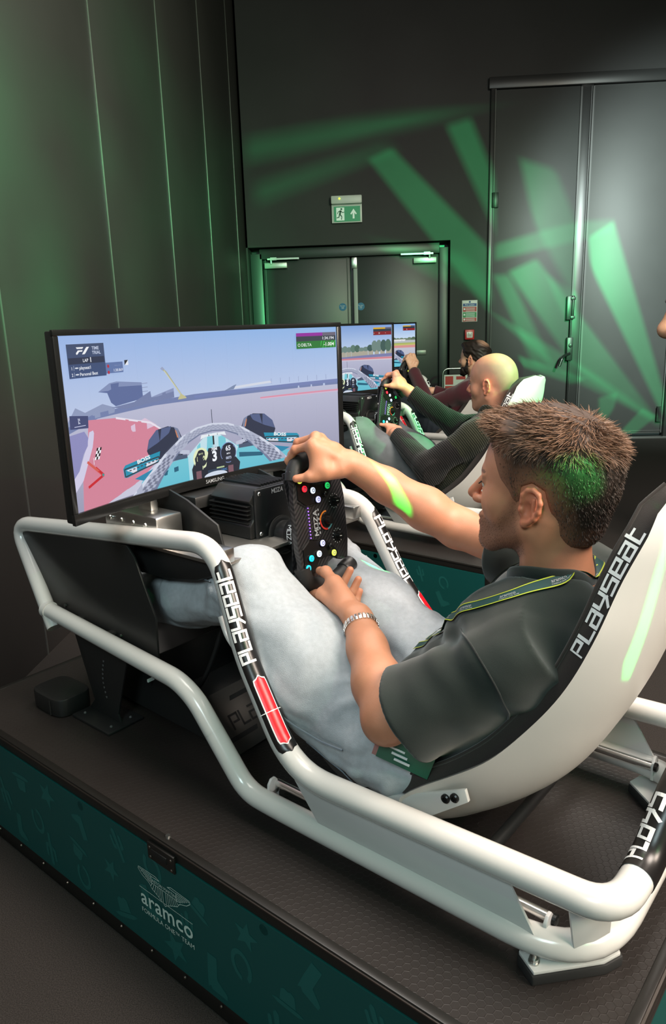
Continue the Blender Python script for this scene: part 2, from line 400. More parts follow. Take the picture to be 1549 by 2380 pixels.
for x, leaf in ((-.936, lf), (-.728, rf)):
    g = MB().lathe((x, 7.676, 1.555), (0, -1, 0), [(0, .043), (.003, .043)], 28).build('fire_door_disc', M_blue, leaf)
    mb = MB()
    for k, t in enumerate(('Fire door', 'keep', 'shut')):
        v, f = font(t, .016, align='CENTER'); mb.add([(x+a, 7.6725, 1.563-.014*k+b) for a, b in v], f)
    mb.build('disc_lettering', mat('print_white', (.7, .75, .75, 1), .5), leaf)
box('push_plate', (-.05, 7.665, 1.02), (.13, .02, .055), mat('dull_plate', (.22, .22, .21, 1), .4, .6), rf, bevel=.004)
# ---- tall acoustic door
d2 = S(empty('door_2', (0, 0, 0)))
MB().box((.695, 7.49, 1.86), (.045, .06, 3.72)).box((1.66, 7.505, 1.84), (.13, .05, 3.68)).box((2.73, 7.47, 1.86), (.13, .12, 3.72)).box((1.7, 7.49, 3.73), (2.1, .09, .11)).build('door_frame', mat('door_frame_black', (.028, .028, .028, 1), .35), d2, bevel=.006)
l2 = box('door_leaf', (1.16, 7.51, 1.86), (.86, .06, 3.62), M_big, d2, bevel=.004)
r2 = box('door_leaf', (2.195, 7.51, 1.86), (.93, .06, 3.62), M_big, d2, bevel=.004)
MB().box((1.60, 7.476, 1.86), (.018, .018, 3.6)).box((.722, 7.468, 1.86), (.01, .012, 3.64)).build('lipping', M_edge, l2)
MB().box((1.722, 7.474, 1.86), (.018, .018, 3.6)).box((1.70, 7.474, 1.86), (.008, .014, 3.6)).box((2.655, 7.468, 1.86), (.014, .016, 3.6)).build('lipping', M_edge, r2)
box('threshold', (1.72, 7.45, .012), (2.1, .10, .024), mat('threshold_metal', (.5, .5, .48, 1), .3, .9), d2, bevel=.004)
box('kick_rail', (2.19, 7.474, .085), (.92, .012, .012), M_edge, r2)
for p in ((.735, 2.60), (.735, .6)): MB().box((p[0], 7.462, p[1]), (.07, .03, .15)).cyl((p[0]-.018, 7.447, p[1]-.075), (p[0]-.018, 7.447, p[1]+.075), .012).build('hinge', M_dark, l2, bevel=.003)
MB().box((2.62, 7.462, .27), (.05, .03, .17)).cyl((2.60, 7.447, .19), (2.60, 7.447, .35), .012).build('hinge', M_dark, r2)
MB().box((1.565, 7.45, 1.46), (.055, .05, .25)).cyl((1.60, 7.43, 1.34), (1.60, 7.43, 1.59), .016).box((1.60, 7.43, 1.56), (.05, .04, .03)).box((1.60, 7.43, 1.36), (.05, .04, .03)).build('bolt_housing', M_dark, l2, bevel=.004)
MB().cyl((1.59, 7.45, .1), (1.59, 7.45, 1.34), .012).build('bolt_rod', M_dark, l2)
MB().box((1.585, 7.445, 1.02), (.065, .06, .25)).cyl((1.59, 7.43, 1.06), (1.59, 7.40, 1.06), .022).build('lock_case', M_dark, l2, bevel=.006)
hp = Path([(1.585, 7.42, .97), (1.50, 7.36, .95), (1.46, 7.34, .84)], .05)
tube('lever_handle', hp, .016, mat('gloss_black', (.012, .012, .012, 1), .2), l2)
# ---- sign above the door
t = tag(empty('exit_sign', (-.855, BY, 2.58)), 'green running-man exit sign with a white arrow above the double door', 'sign')
M_case = mat('white_plastic_case', (.62, .66, .62, 1), .4)
def loc(o, c): o.data.transform(Matrix.Translation(-Vector(c))); return o
cc = (-.855, BY, 2.58)
loc(box('lamp_housing', (-.855, 7.46, 2.665), (.335, .09, .085), M_case, t, bevel=.012), cc)
loc(box('sign_face', (-.855, 7.478, 2.53), (.33, .02, .19), M_case, t, bevel=.003), cc)
loc(box('green_panel', (-.852, 7.466, 2.525), (.285, .006, .155), mat('sign_green', (.004, .28, .11, 1), .4, emit=.12), t), cc)
loc(MB().lathe((-.93, 7.41, 2.675), (0, -1, 0), [(0, .010), (.006, .008), (.008, .002)]).build('indicator_lamp', mat('lamp_yellow', (.6, .8, .05, 1), .4, emit=2), t), cc)
fz = 7.4615
mb = MB()
def flat(mb, pts, dy=0): mb.add([(x-.852, fz-dy, z+2.525) for x, z in pts], [tuple(range(len(pts)))])
flat(mb, [(-.118, -.066), (-.03, -.066), (-.03, .066), (-.118, .066)])
flat(mb, [(.045, -.01), (.035, .0), (.07, .05), (.105, .0), (.095, -.01), (.08, .008), (.08, -.05), (.06, -.05), (.06, .008)], .0)
loc(mb.build('white_symbols', mat('sign_white', (.65, .8, .7, 1), .5, emit=.25), t), cc)
mb = MB()
def limb(mb, a, b, w, dy=.001):
    ax, az = a; bx, bz = b; L = math.hypot(bx-ax, bz-az); nx, nz = -(bz-az)/L*w/2, (bx-ax)/L*w/2
    flat(mb, [(ax+nx, az+nz), (bx+nx, bz+nz), (bx-nx, bz-nz), (ax-nx, az-nz)], dy)
flat(mb, [(-.062+.011*math.cos(a), .05+.011*math.sin(a)) for a in np.linspace(0, 2*PI, 14)[:-1]], .001)
for a, b, w in (((-.07, .036), (-.08, -.008), .02), ((-.07, .03), (-.045, .012), .008), ((-.045, .012), (-.03, .02), .007), ((-.072, .032), (-.098, .022), .008), ((-.098, .022), (-.104, .0), .007),
                ((-.078, -.005), (-.058, -.026), .011), ((-.058, -.026), (-.062, -.058), .009), ((-.083, -.006), (-.09, -.034), .011), ((-.09, -.034), (-.115, -.038), .009)): limb(mb, a, b, w)
loc(mb.build('running_figure', mat('sign_green_ink', (.002, .14, .06, 1), .5), t), cc)
# ---- fire action notice and call point
t = tag(empty('fire_notice', (.488, BY, 1.463)), 'fire action notice with red and green text bands on the wall', 'notice'); cc = (.488, BY, 1.463)
loc(box('notice_board', (.488, 7.503, 1.463), (.17, .008, .232), mat('notice_white', (.62, .62, .6, 1), .4), t, bevel=.002), cc)
def band(z0, z1, m, nm, x0=.413, x1=.563): loc(box(nm, ((x0+x1)/2, 7.4975, (z0+z1)/2), (x1-x0, .002, z1-z0), m, t), cc)
M_red = mat('print_red', (.42, .02, .02, 1), .5); M_gr = mat('print_green', (.01, .22, .06, 1), .5); M_bl = mat('print_blue', (.02, .06, .25, 1), .5); M_pw = mat('print_white', (.7, .75, .75, 1), .5)
band(1.515, 1.545, M_bl, 'blue_band'); band(1.457, 1.508, M_red, 'red_band'); band(1.395, 1.45, M_gr, 'green_band'); band(1.352, 1.39, M_red, 'red_band')
mb = MB()
for txt, x, z, s in (('Fire action', .488, 1.522, .024),): v, f = font(txt, s, .006, 'CENTER'); mb.add([(x+a, 7.496, z+b) for a, b in v], f)
for z in (1.497, 1.486, 1.475, 1.464, 1.44, 1.43, 1.42, 1.41, 1.4, 1.38, 1.37, 1.36): mb.box((.495, 7.4962, z), (.10, .0006, .0035))
for z in (1.485, 1.425, 1.372): mb.box((.43, 7.4962, z), (.018, .0006, .02))
loc(mb.build('notice_lettering', M_pw, t), cc)
loc(MB().lathe((.488, 7.498, 1.561), (0, -1, 0), [(0, .011), (.002, .011)]).build('blue_disc', M_bl, t), cc)
t = tag(empty('fire_call_point', (.485, BY, 1.208)), 'red break-glass fire call point on the wall beneath the notice', 'alarm'); cc = (.485, BY, 1.208)
loc(box('red_box', (.485, 7.475, 1.208), (.105, .06, .11), mat('alarm_red', (.5, .03, .03, 1), .35), t, bevel=.008), cc)
loc(box('glass_pane', (.485, 7.443, 1.205), (.066, .006, .062), mat('alarm_glass', (.75, .7, .68, 1), .2), t, bevel=.002), cc)
mb = MB()
for k in range(3): mb.box((.485, 7.4395, 1.222-.014*k), (.045, .001, .005))
loc(mb.build('pane_marks', mat('print_black', (.02, .02, .02, 1), .5), t), cc)
# ---- extinguisher point by the door: hooped stand with a sign panel
t = tag(empty('extinguisher_stand', (.30, 7.1, 0)), 'silver hooped floor stand with a red and white extinguisher sign panel', 'stand')
hp = Path([(-.14, 0, .02), (-.14, 0, .86), (.14, 0, .86), (.14, 0, .02)], .07)
tube('hoop', hp, .012, M_steel, t)
box('stand_base', (0, 0, .012), (.36, .26, .024), M_dark, t, bevel=.006)
box('sign_panel', (0, -.004, .70), (.25, .008, .19), mat('notice_white', (.6, .6, .6, 1), .4), t)
mb = MB()
mb.box((-.07, -.009, .735), (.085, .002, .09)).box((.055, -.009, .76), (.10, .002, .035)).box((0, -.009, .65), (.23, .002, .05))
mb.build('red_print', M_red, t)

# ------------------------------------------------------------------ stage decks
M_deck = mat('black_anti_slip_deck', (.016, .0128, .0115, 1), .42, spec=.5)
def hexbump(m, sc=68):
    nt = m.node_tree; b = nt.nodes['Principled BSDF']; N = nt.nodes; L = nt.links
    tc = N.new('ShaderNodeTexCoord'); sp = N.new('ShaderNodeSeparateXYZ'); L.new(tc.outputs['Object'], sp.inputs[0])
    def mt(op, a, b_=None):
        n = N.new('ShaderNodeMath'); n.operation = op
        for i, v in enumerate((a, b_)):
            if v is None: continue
            if isinstance(v, (int, float)): n.inputs[i].default_value = v
            else: L.new(v, n.inputs[i])
        return n.outputs[0]
    x = mt('MULTIPLY', sp.outputs[0], sc); y = mt('MULTIPLY', sp.outputs[1], sc/1.7320508)
    def dist(ox):
        fx = mt('SUBTRACT', mt('FRACT', mt('ADD', x, ox)), .5); fy = mt('MULTIPLY', mt('SUBTRACT', mt('FRACT', mt('ADD', y, ox)), .5), 1.7320508)
        ax = mt('ABSOLUTE', fx); return mt('MAXIMUM', ax, mt('ADD', mt('MULTIPLY', ax, .5), mt('MULTIPLY', mt('ABSOLUTE', fy), .8660254)))
    d = mt('MINIMUM', dist(0.0), dist(.5))
    e = N.new('ShaderNodeMapRange'); e.inputs[1].default_value = .42; e.inputs[2].default_value = .5; L.new(d, e.inputs[0])
    bp = N.new('ShaderNodeBump'); bp.inputs['Strength'].default_value = .4; bp.inputs['Distance'].default_value = .0007
    L.new(e.outputs[0], bp.inputs['Height']); L.new(bp.outputs['Normal'], b.inputs['Normal'])
    nz = N.new('ShaderNodeTexNoise'); nz.inputs['Scale'].default_value = 6; L.new(tc.outputs['Object'], nz.inputs['Vector'])
    mr = N.new('ShaderNodeMapRange'); mr.inputs[3].default_value = .36; mr.inputs[4].default_value = .5; L.new(nz.outputs[0], mr.inputs[0]); L.new(mr.outputs[0], b.inputs['Roughness'])
hexbump(M_deck)
M_teal = mat('teal_printed_panel', (.004, .070, .066, 1), .42, spec=.45)
M_teal2 = mat('teal_print_motif', (.010, .105, .097, 1), .42, spec=.45)
M_blk = mat('black_trim', (.010, .009, .008, 1), .35)
M_alu = mat('aluminium_edge', (.25, .22, .20, 1), .3, 1)
M_logo = mat('pale_print', (.55, .68, .62, 1), .5)
def motif(kind, cx, cz, s, rot):
    """pale desert motifs of the panel print, as outlines in the panel plane"""
    out = []
    if kind == 'cactus':
        out = [[(-.12, -1), (.12, -1), (.16, .9), (0, 1.05), (-.16, .9)], [(.16, -.35), (.5, -.25), (.52, .5), (.38, .58), (.3, .5), (.28, -.05), (.16, -.1)], [(-.16, -.25), (-.5, -.1), (-.52, .6), (-.38, .68), (-.3, .6), (-.28, .1), (-.16, .05)]]
    elif kind == 'shoe':
        o = [(.55*math.cos(a), .75*math.sin(a)) for a in np.linspace(-2.0*PI/3.0-.9+.0, 1.0, 16)]
        for a, b in zip(np.linspace(PI*.62, PI*2.38, 18), np.linspace(PI*.62, PI*2.38, 18)[1:]):
            out.append([(.62*math.cos(a), .8*math.sin(a)), (.62*math.cos(b), .8*math.sin(b)), (.40*math.cos(b), .55*math.sin(b)), (.40*math.cos(a), .55*math.sin(a))])
    elif kind == 'star':
        p = []
        for k in range(10): r = .8 if k % 2 == 0 else .34; p.append((r*math.sin(k*PI/5), r*math.cos(k*PI/5)))
        out = [p]
    elif kind == 'hat':
        out = [[(-1, -.35), (-.6, -.5), (.6, -.5), (1, -.35), (.7, -.25), (-.7, -.25)], [(-.5, -.2), (.5, -.2), (.42, .45), (.2, .6), (0, .5), (-.2, .6), (-.42, .45)]]
    elif kind == 'boot':
        out = [[(-.3, 1), (.25, 1), (.22, -.1), (.8, -.5), (.8, -.75), (-.1, -.75), (-.2, -.6), (-.35, -.75), (-.35, 0)]]
    c, sn = math.cos(rot), math.sin(rot)
    return [[(cx+s*(c*x-sn*y), cz+s*(sn*x+c*y)) for x, y in p] for p in out]
def clipbox(p, x0, x1, z0, z1):
    for ax, lim, sg in ((0, x0, 1), (0, x1, -1), (1, z0, 1), (1, z1, -1)):
        q = []
        for i in range(len(p)):
            a, b = p[i-1], p[i]; fa, fb = sg*(a[ax]-lim), sg*(b[ax]-lim)
            if (fa >= 0) != (fb >= 0):
                t_ = fa/(fa-fb); q.append((a[0]+(b[0]-a[0])*t_, a[1]+(b[1]-a[1])*t_))
            if fb >= 0: q.append(b)
        p = q
        if len(p) < 3: return None
    return p
def make_stage():
    t = empty('stage_platform')
    X0, X1, Y0, Y1 = -1.815, 0., -.458, .458
    box('deck_board', ((X0+X1)/2, 0, -.008), (X1-X0-.03, Y1-Y0-.03, .016), M_deck, t)
    fr = MB()
    for y in (Y0+.009, Y1-.009): fr.box(((X0+X1)/2, y, -.015), (X1-X0, .018, .032))
    for x in (X0+.009, X1-.009): fr.box((x, 0, -.015), (.018, Y1-Y0-.036, .032))
    ef = fr.build('edge_frame', M_blk, t, bevel=.002)
    g = MB()
    for y in (Y0-.0005, Y1+.0005): g.box(((X0+X1)/2, y, -.004), (X1-X0, .004, .0022))
    for k in range(3):
        for x in (X0, X1): g.box((x+(.002+.001*k if x == X1 else -.002), 0, -.004-.011*k), (.004, Y1-Y0, .0028))
    g.build('edge_lines', M_alu, ef)
    side = []
    for y, sg, nm in ((Y0, -1, 'near'), (Y1, 1, 'far')):
        side.append(box('side_panel', ((X0+X1)/2, y-sg*.004, -.166), (X1-X0-.02, .012, .268), M_teal, t))
    for x, sg in ((X0, -1), (X1, 1)): side.append(box('end_panel', (x-sg*.004, 0, -.166), (.012, Y1-Y0-.02, .268), M_teal, t))
    box('plinth', ((X0+X1)/2, 0, -.325), (X1-X0-.004, Y1-Y0-.004, .05), M_blk, t, bevel=.002)
    for x in (X0+.014, X1-.014):
        for y in (Y0+.010, Y1-.010): box('corner_post', (x, y, -.166), (.034, .026, .27), M_blk, t, bevel=.004)
    R = random.Random(5); kinds = ['cactus', 'shoe', 'hat', 'star', 'boot']
    mb = MB()
    for side_y, sg in ((Y0, -1), (Y1, 1)):
        k = 0
        for row, z in enumerate((-.095, -.18, -.255)):
            x = X0+.06+row*.05
            while x < X1-.06:
                for p in motif(kinds[(k+row*2) % 5], x+R.uniform(-.02, .02), z+R.uniform(-.012, .012), R.uniform(.036, .05), R.uniform(-.5, .5)+(PI if R.random() < .3 else 0)):
                    q = clipbox(p, X0+.03, X1-.03, -.298, -.034)
                    if q: mb.add([(a, side_y+sg*.0024, b) for a, b in q], [tuple(range(len(q)))])
                k += 1; x += R.uniform(.125, .165)
    mb.build('desert_motifs', M_teal2, side[0], kind='stuff')
    # latch plates with screws, cable holes
    MB().box((-.886, Y0-.001, -.036), (.086, .012, .040)).build('latch_plate', M_blk, side[0], bevel=.002)
    MB().box((-.890, Y0-.006, -.035), (.05, .006, .016)).build('latch_slot', M_dark, side[0], bevel=.002)
    sc = MB()
    for dx, dz in ((-.034, -.027), (-.034, -.05), (.034, -.027), (.034, -.05)): sc.lathe((-.886+dx, Y0-.006, dz), (0, -1, 0), [(0, .004), (.002, .003)], 10)
    for k in range(16): sc.lathe((X0+.07+.112*k, Y0-.0005, -.315), (0, -1, 0), [(0, .004), (.003, .003)], 10)
    sc.build('screws', M_alu, t, kind='stuff')
    for x in (-1.186, -.598):
        MB().lathe((x, Y0+.001, -.048), (0, -1, 0), [(0, .011), (.003, .011)], 20).build('cable_hole', mat('hole_black', (.001, .001, .001, 1), .9), side[0])
    MB().lathe((-.885, Y0+.016, .0), (0, 0, 1), [(0, .006), (.004, .005)], 14).build('deck_screw', M_steel, t)
    # printed badge: wings, rule and three lines of lettering
    pass
    S_ = side[0]; yy = Y0-.0038
    def line(mb, pts, w, y=yy):
        for (ax, az), (bx, bz) in zip(pts, pts[1:]):
            L = math.hypot(bx-ax, bz-az); nx, nz = -(bz-az)/L*w/2, (bx-ax)/L*w/2
            mb.add([(ax+nx, y, az+nz), (bx+nx, y, bz+nz), (bx-nx, y, bz-nz), (ax-nx, y, az-nz)], [(0, 1, 2, 3)])
    def badge(put, cx, cz, w):
        h = w/2
        P = lambda x, z: (cx+x*h, cz+z*h)
        for sg in (-1, 1):
            put([P(sg*x, z) for x, z in ((.14, .20), (.30, .26), (.98, .24), (1.0, .17), (.86, .05), (.62, -.04), (.56, -.08))])
            for k in range(5): put([P(sg*.46, .20-.055*k), P(sg*(.97-.08*k), .20-.045*k)])
            for k in range(7):
                a = -.16-.0*k; x = .44-.063*k; put([P(sg*x, .0), P(sg*(x+.12*(1-k/7)*1.0-.02), -.13-.045*k)])
            put([P(sg*.56, -.08), P(sg*.50, -.17), P(sg*.30, -.26), P(sg*.10, -.36), P(0, -.44)])
        put([P(-.48, .19), P(-.48, .0), P(.48, .0), P(.48, .19), P(.14, .20)])
        put([P(-.14, .20), P(-.48, .19)])
    mb = MB()
    BX = -.890
    badge(lambda p: line(mb, p, .0013), BX, -.121, .170)
    v, f = font('ASTON MARTIN', .0135, 0, 'CENTER'); k = .078/fwidth(v); mb.add([(BX+a*k, yy, -.1175+b*k) for a, b in v], f)
    line(mb, [(BX-.087, -.1525), (BX+.087, -.1525)], .0012)
    v, f = font('aramco', .06, .012, 'CENTER', 1.05); k = .170/fwidth(v); mb.add([(BX+a*k, yy, -.193+b*k) for a, b in v], f)
    v, f = font('FORMULA ONE\u2122 TEAM', .02, .0, 'CENTER'); k = .172/fwidth(v); mb.add([(BX+a*k, yy, -.2155+b*k) for a, b in v], f)
    mb.build('badge_print', M_logo, S_)
    return t
st = make_stage(); st.matrix_world = RIGS[0]
STAGES = [st]
tag(st, 'nearest black stage deck with teal printed sides under the young driver', 'stage')
for i in (1, 2):
    s2 = dup(st); s2.matrix_world = RIGS[i]; STAGES.append(s2)
    tag(s2, ['', 'middle black stage deck with teal sides under the bald driver', 'farthest black stage deck under the bearded driver in maroon'][i], 'stage')
# ------------------------------------------------------------------ simulator frame
M_white = mat('white_gloss_paint', (.60, .585, .56, 1), .22, spec=.5, coat=.3)
M_whitep = mat('white_plate_paint', (.56, .555, .54, 1), .35, spec=.5)
M_shell = mat('white_seat_shell', (.60, .58, .55, 1), .38, spec=.5, bump=.25, bscale=9)
M_pad = mat('black_seat_fabric', (.026, .020, .018, 1), .8, spec=.25, bump=.3, bscale=900, sheen=.3)
M_stick = mat('black_sticker', (.008, .007, .007, 1), .3, spec=.5)
M_redst = mat('red_sticker', (.62, .006, .015, 1), .32)
M_bolt = mat('black_bolt', (.008, .008, .008, 1), .3, .3)
M_chrome = mat('chrome_rod', (.80, .79, .77, 1), .26, 1)
M_panel = mat('black_side_panel', (.013, .013, .013, 1), .4)
M_heel = mat('dark_grey_heel_plate', (.06, .055, .05, 1), .45, .4)
M_letw = mat('white_lettering', (.74, .74, .74, 1), .4)
M_black = mat('black_plastic', (.012, .012, .012, 1), .38)
M_carve = mat('black_cutout', (.006, .006, .006, 1), .7)
YM = lambda p, s: (p[0], p[1]*s, p[2])
def make_rig():
    t = empty('racing_simulator')
    for s in (1, -1):                      # s=1: the side at negative y
        f = -s
        P = lambda *p: tuple((x, abs(y)*f, z) for x, y, z in p)
        A = Path(P((-1.545, .285, .293), (-1.0, .295, .254), (-.945, .295, .226), (-.80, .295, .060), (-.72, .295, .058), (-.066, .293, .060), (-.066, .0, .060)), [0, .06, .10, .13, .05, .16, 0])
        B = Path(P((-1.515, .290, .250), (-1.715, .255, .50), (-.897, .25, .572), (-.80, .277, .362), (-.655, .303, .168), (-.040, .300, .184), (-.035, .185, .195), (-.02, .10, .29), (-.018, .0, .305)), [0, .075, .075, .05, .085, .10, .03, .06, 0], anchor=(-.80, .277*f, .362))
        la = tube('lower_tube', A, .0205, M_white, t, n=22, r1=.0245)
        ub = tube('upper_tube', B, .0198, M_white, t, n=22, r1=.0258)
        rb = lambda q: .0198+(.0258-.0198)*q/B.len
        ra = lambda q: .0205+.004*q/A.len
        # slip joints
        ta = A.tnear((-.905, .295*f, .155)); v, fc = A.tube(ra(ta)+.0006, 22, True, ta-.008, ta+.008)
        MB().add(v, fc).build('joint_ring', M_bolt, la, smooth=True, angle=1)
        # wrapped sticker with lettering and red inlay on the upright
        t0, t1 = B.tnear((-.885, .252*f, .535)), B.tnear((-.675, .30*f, .192)); t1 = min(t1, B.tnear((-.67, .30*f, .185)))
        cphi = .4*s
        def wrap(a, b, half, lift, ends, n=14):
            mb = MB(); m = max(6, int((b-a)/.008)); rows = []
            for k in range(m+1):
                q = a+(b-a)*k/m; e = min(q-a, b-q); h = half
                if e < ends: h = half*math.sqrt(max(0, 1-(1-e/ends)**2))
                rows.append([B.surf(q, cphi+h*(2*j/n-1), rb(q)+lift) for j in range(n+1)])
            mb.add([p for r in rows for p in r], [(k*(n+1)+j, k*(n+1)+j+1, (k+1)*(n+1)+j+1, (k+1)*(n+1)+j) for k in range(m) for j in range(n)]); return mb
        stk = wrap(t0, t1, 1.06, .0006, .022).build('grip_sticker', M_stick, ub, smooth=True)
        r0, r1 = B.tnear((-.775, .283*f, .325)), t1-.018
        wrap(r0, r1, .62, .0010, .014).build('white_outline', M_letw, ub, smooth=True)
        wrap(r0+.003, r1-.003, .50, .0014, .012).build('red_inlay', M_redst, ub, smooth=True)
        tm = .5*(r0+r1); v, fc = B.tube(rb(tm)+.0018, 22, False, tm-.008, tm+.008)
        wrap(tm-.0012, tm+.0012, 1.2, .0018, .0001).build('seam_line', M_letw, ub, smooth=True)
        L0, L1 = t0+.022, r0-.030; ww = swidth('PLayseat'); h = (L1-L0)/ww
        if s == 1: fn = lambda u, v_: B.surf(L1-u*h, .66+(v_-.5)*h*1.0/rb(L1), rb(L1)+.0012)
        else: fn = lambda u, v_: B.surf(L0+u*h, -.05-(v_-.5)*h*1.0/rb(L1), rb(L1)+.0012)
        strokes('PLayseat', .2, .26, fn)[0].build('grip_lettering', M_letw, ub)
        # rear hoop sticker
        q0, q1 = B.tnear((-.042, .228*f, .187)), B.len-.002
        v, fc = B.tube(.0264, 22, False, q0, q1); rs = MB().add(v, fc).build('hoop_sticker', M_stick, ub, smooth=True, angle=1)
        if s == 1:
            hh = .0265
            fn = lambda u, v_: B.surf(q0+.018+u*hh, -.45-(v_-.5)*hh*1.25/.026, .0270)
            strokes('PLays', .2, .26, fn)[0].build('hoop_lettering', M_letw, ub)
        # collar where the lower tube meets the upright
        MB().cyl((-1.552, .285*f, .2935), (-1.534, .285*f, .2925), .0235, n=20).build('weld_collar', M_white, la, smooth=True)
        # plates
        y = .300*f
        MB().prism([(-.655, .150), (-.635, .157), (-.212, .158), (-.203, .150), (-.146, .058), (-.575, .050)], lambda x, z: (x, y-.003, z), lambda x, z: (x, y+.003, z)).build('side_plate', M_whitep, t, bevel=.0012)
        y = .262*f
        MB().prism([(-1.69, .475), (-1.64, .503), (-1.19, .525), (-1.165, .50), (-1.105, .362), (-1.11, .262), (-1.56, .283)], lambda x, z: (x, y-.003, z), lambda x, z: (x, y+.003, z)).build('leg_panel', M_panel, t, bevel=.001)
        pb = MB()
        for x, z in ((-1.60, .335), (-1.49, .31), (-1.25, .285)): pb.lathe((x, y-.003*s, z), (0, -s, 0), [(0, .006), (.004, .004)], 10)
        pb.build('panel_bolts', M_bolt, t)
        cl = MB()
        for x in (-1.42, -1.28): cl.box((x, .275*f, .292-(x+1.42)*.03), (.022, .05, .006))
        cl.build('panel_clips', M_steel, t)
        # slide rod with lugs
        y = .258*f
        rod = tube('slide_rod', Path([(-.745, y, .082), (-.152, y, .082)], 0), .0085, M_chrome, t, n=14)
        for x in (-.748, -.150):
            MB().prism([(-.016, -.01), (.016, -.01), (.014, .018), (.006, .028), (-.006, .028), (-.014, .018)], lambda a, b, x=x: (x-.003, y+s*a*1.0-(.012*s), .077+b-.006), lambda a, b, x=x: (x+.003, y+s*a-(.012*s), .077+b-.006)).build('rod_lug', M_whitep, t, bevel=.001)
            MB().box((x, y-.016*s, .060), (.006, .034, .022)).build('lug_web', M_whitep, t)
        MB().lathe((-.147, y, .082), (1, 0, 0), [(0, .0095), (.006, .0095), (.008, .006)], 14).build('rod_bolt', M_bolt, rod)
        # gusset between the two tubes at the rear corner
        tg = Vector((.62, .78*s, 0)); nr_ = Vector((.78, -.62*s, 0)); g0 = Vector((-.088, -.262*s, 0))
        MB().prism([(-.040, .162), (.036, .164), (.034, .088), (-.010, .070), (-.026, .070)], lambda a, z: tuple(g0+tg*a+nr_*-.003+Vector((0, 0, z))), lambda a, z: tuple(g0+tg*a+nr_*.003+Vector((0, 0, z)))).build('rear_gusset', M_whitep, t, bevel=.001)
        # foot plate with rubber
        foot = [(-.185, -.296), (-.150, -.318), (-.072, -.232), (-.058, -.200), (-.085, -.165), (-.195, -.262)]
        g = lambda z: (lambda x, y_: (x, y_*s, z))
        fp = MB().prism(foot, g(.020), g(.026)).build('foot_plate', M_whitep, t, bevel=.001)
        MB().prism([(-.135+(x+.135)*1.05, -.26+(q+.26)*1.05) for x, q in foot], g(.0), g(.0185)).build('rubber_pad', mat('black_rubber', (.012, .012, .012, 1), .7), fp, bevel=.003)
        for x, q in ((-.158, -.300), (-.078, -.214)):
            MB().lathe((x, q*s, .026), (0, 0, 1), [(0, .009), (.003, .009), (.003, .0075), (.009, .0075), (.009, .004), (.022, .004), (.023, .003)], 12).build('foot_bolt', M_steel, fp, smooth=False)
        # front support leg
        y = .235*f
        lg = MB().prism([(-1.535, .285), (-1.255, .268), (-1.345, .03), (-1.335, .006), (-1.48, .006), (-1.45, .04)], lambda x, z: (x, y-.003, z), lambda x, z: (x, y+.003, z)).build('support_leg', M_panel, t, bevel=.001)
        MB().box((-1.40, (.235-.0)*f, .004), (.17, .11, .008)).build('leg_flange', M_panel, lg, bevel=.003)
        hs = MB()
        for k in range(9): hs.lathe((-1.385-.012*math.sin(k*.35), y-.0032*s, .17-.013*k), (0, -s, 0), [(0, .0032), (.0006, .0032)], 8)
        for p in ((-1.34, -.03), (-1.46, -.03), (-1.46, .03), (-1.34, .03)): hs.lathe((p[0], y+p[1], .008), (0, 0, 1), [(0, .004), (.003, .003)], 8)
        hs.build('leg_holes', mat('dull_hole_rim', (.10, .10, .10, 1), .5), lg)
        # knee hook on the upright
        tube('cable_hook', Path([(-.845, .262*f, .36), (-.875, .255*f, .375), (-.895, .252*f, .415)], .02), .006, M_white, t, n=10)
        # seat bracket
        y = .222*f
        sb = MB().prism([(-.62, .055), (-.60, .085), (-.345, .212), (-.325, .222), (-.318, .200), (-.345, .178), (-.53, .03)], lambda x, z: (x, y-.004, z), lambda x, z: (x, y+.004, z)).build('seat_bracket', M_whitep, t, bevel=.0015)
        MB().box((-.50, .258*f, .085), (.16, .078, .006), Matrix.Rotation(-.46, 3, 'Y')).build('bracket_shelf', M_whitep, sb)
        for x, z in ((-.362, .190), (-.344, .199)):
            MB().lathe((x, y-.004*s, z), (0, -s, 0), [(0, .0085), (.004, .0085), (.006, .0065), (.006, .004), (.003, .0035)], 14).build('bracket_bolt', M_bolt, sb)
    # cross pieces
    MB().cyl((-.50, -.29, .06), (-.50, .29, .06), .016).cyl((-.30, -.26, .083), (-.30, .26, .083), .012).build('cross_bar', M_dark, t, smooth=True)
    # heel plate with cut lettering
    a, b = Vector((-.972, 0, .010)), Vector((-1.070, 0, .135)); d = (b-a); n = Vector((d.z, 0, -d.x)).normalized()
    hp_ = MB().prism([(0, -.178), (1, -.172), (1, .172), (0, .178)], lambda q, y: tuple(a+d*q+Vector((0, y, 0))), lambda q, y: tuple(a+d*q-n*.004+Vector((0, y, 0)))).build('heel_plate', M_heel, t, bevel=.001)
    L = d.length; hh = .034; ww = swidth('PLayseat')*hh
    fn = lambda u, v: tuple(a+d*((.058+v*hh)/L)+n*.0012+Vector((0, -.135+u*hh, 0)))
    mb, _ = strokes('PLayseat', .16, .26, fn); 
    for y0, q in ((-.06, .78), (-.12, .2), (.06, .78), (.02, .2)):
        mb.add([tuple(a+d*q_+n*.0012+Vector((0, y_, 0))) for y_, q_ in ((y0-.05, q), (y0-.045, q+.07), (y0+.05, q+.07), (y0+.045, q))], [(0, 1, 2, 3)])
    mb.build('cut_lettering', M_carve, hp_)
    MB().prism([(-1.07, .135), (-1.40, .15), (-1.40, .02), (-.97, .006)], lambda x, z: (x, -.16, z), lambda x, z: (x, -.156, z)).prism([(-1.07, .135), (-1.40, .15), (-1.40, .02), (-.97, .006)], lambda x, z: (x, .156, z), lambda x, z: (x, .16, z)).build('heel_sides', M_panel, hp_)
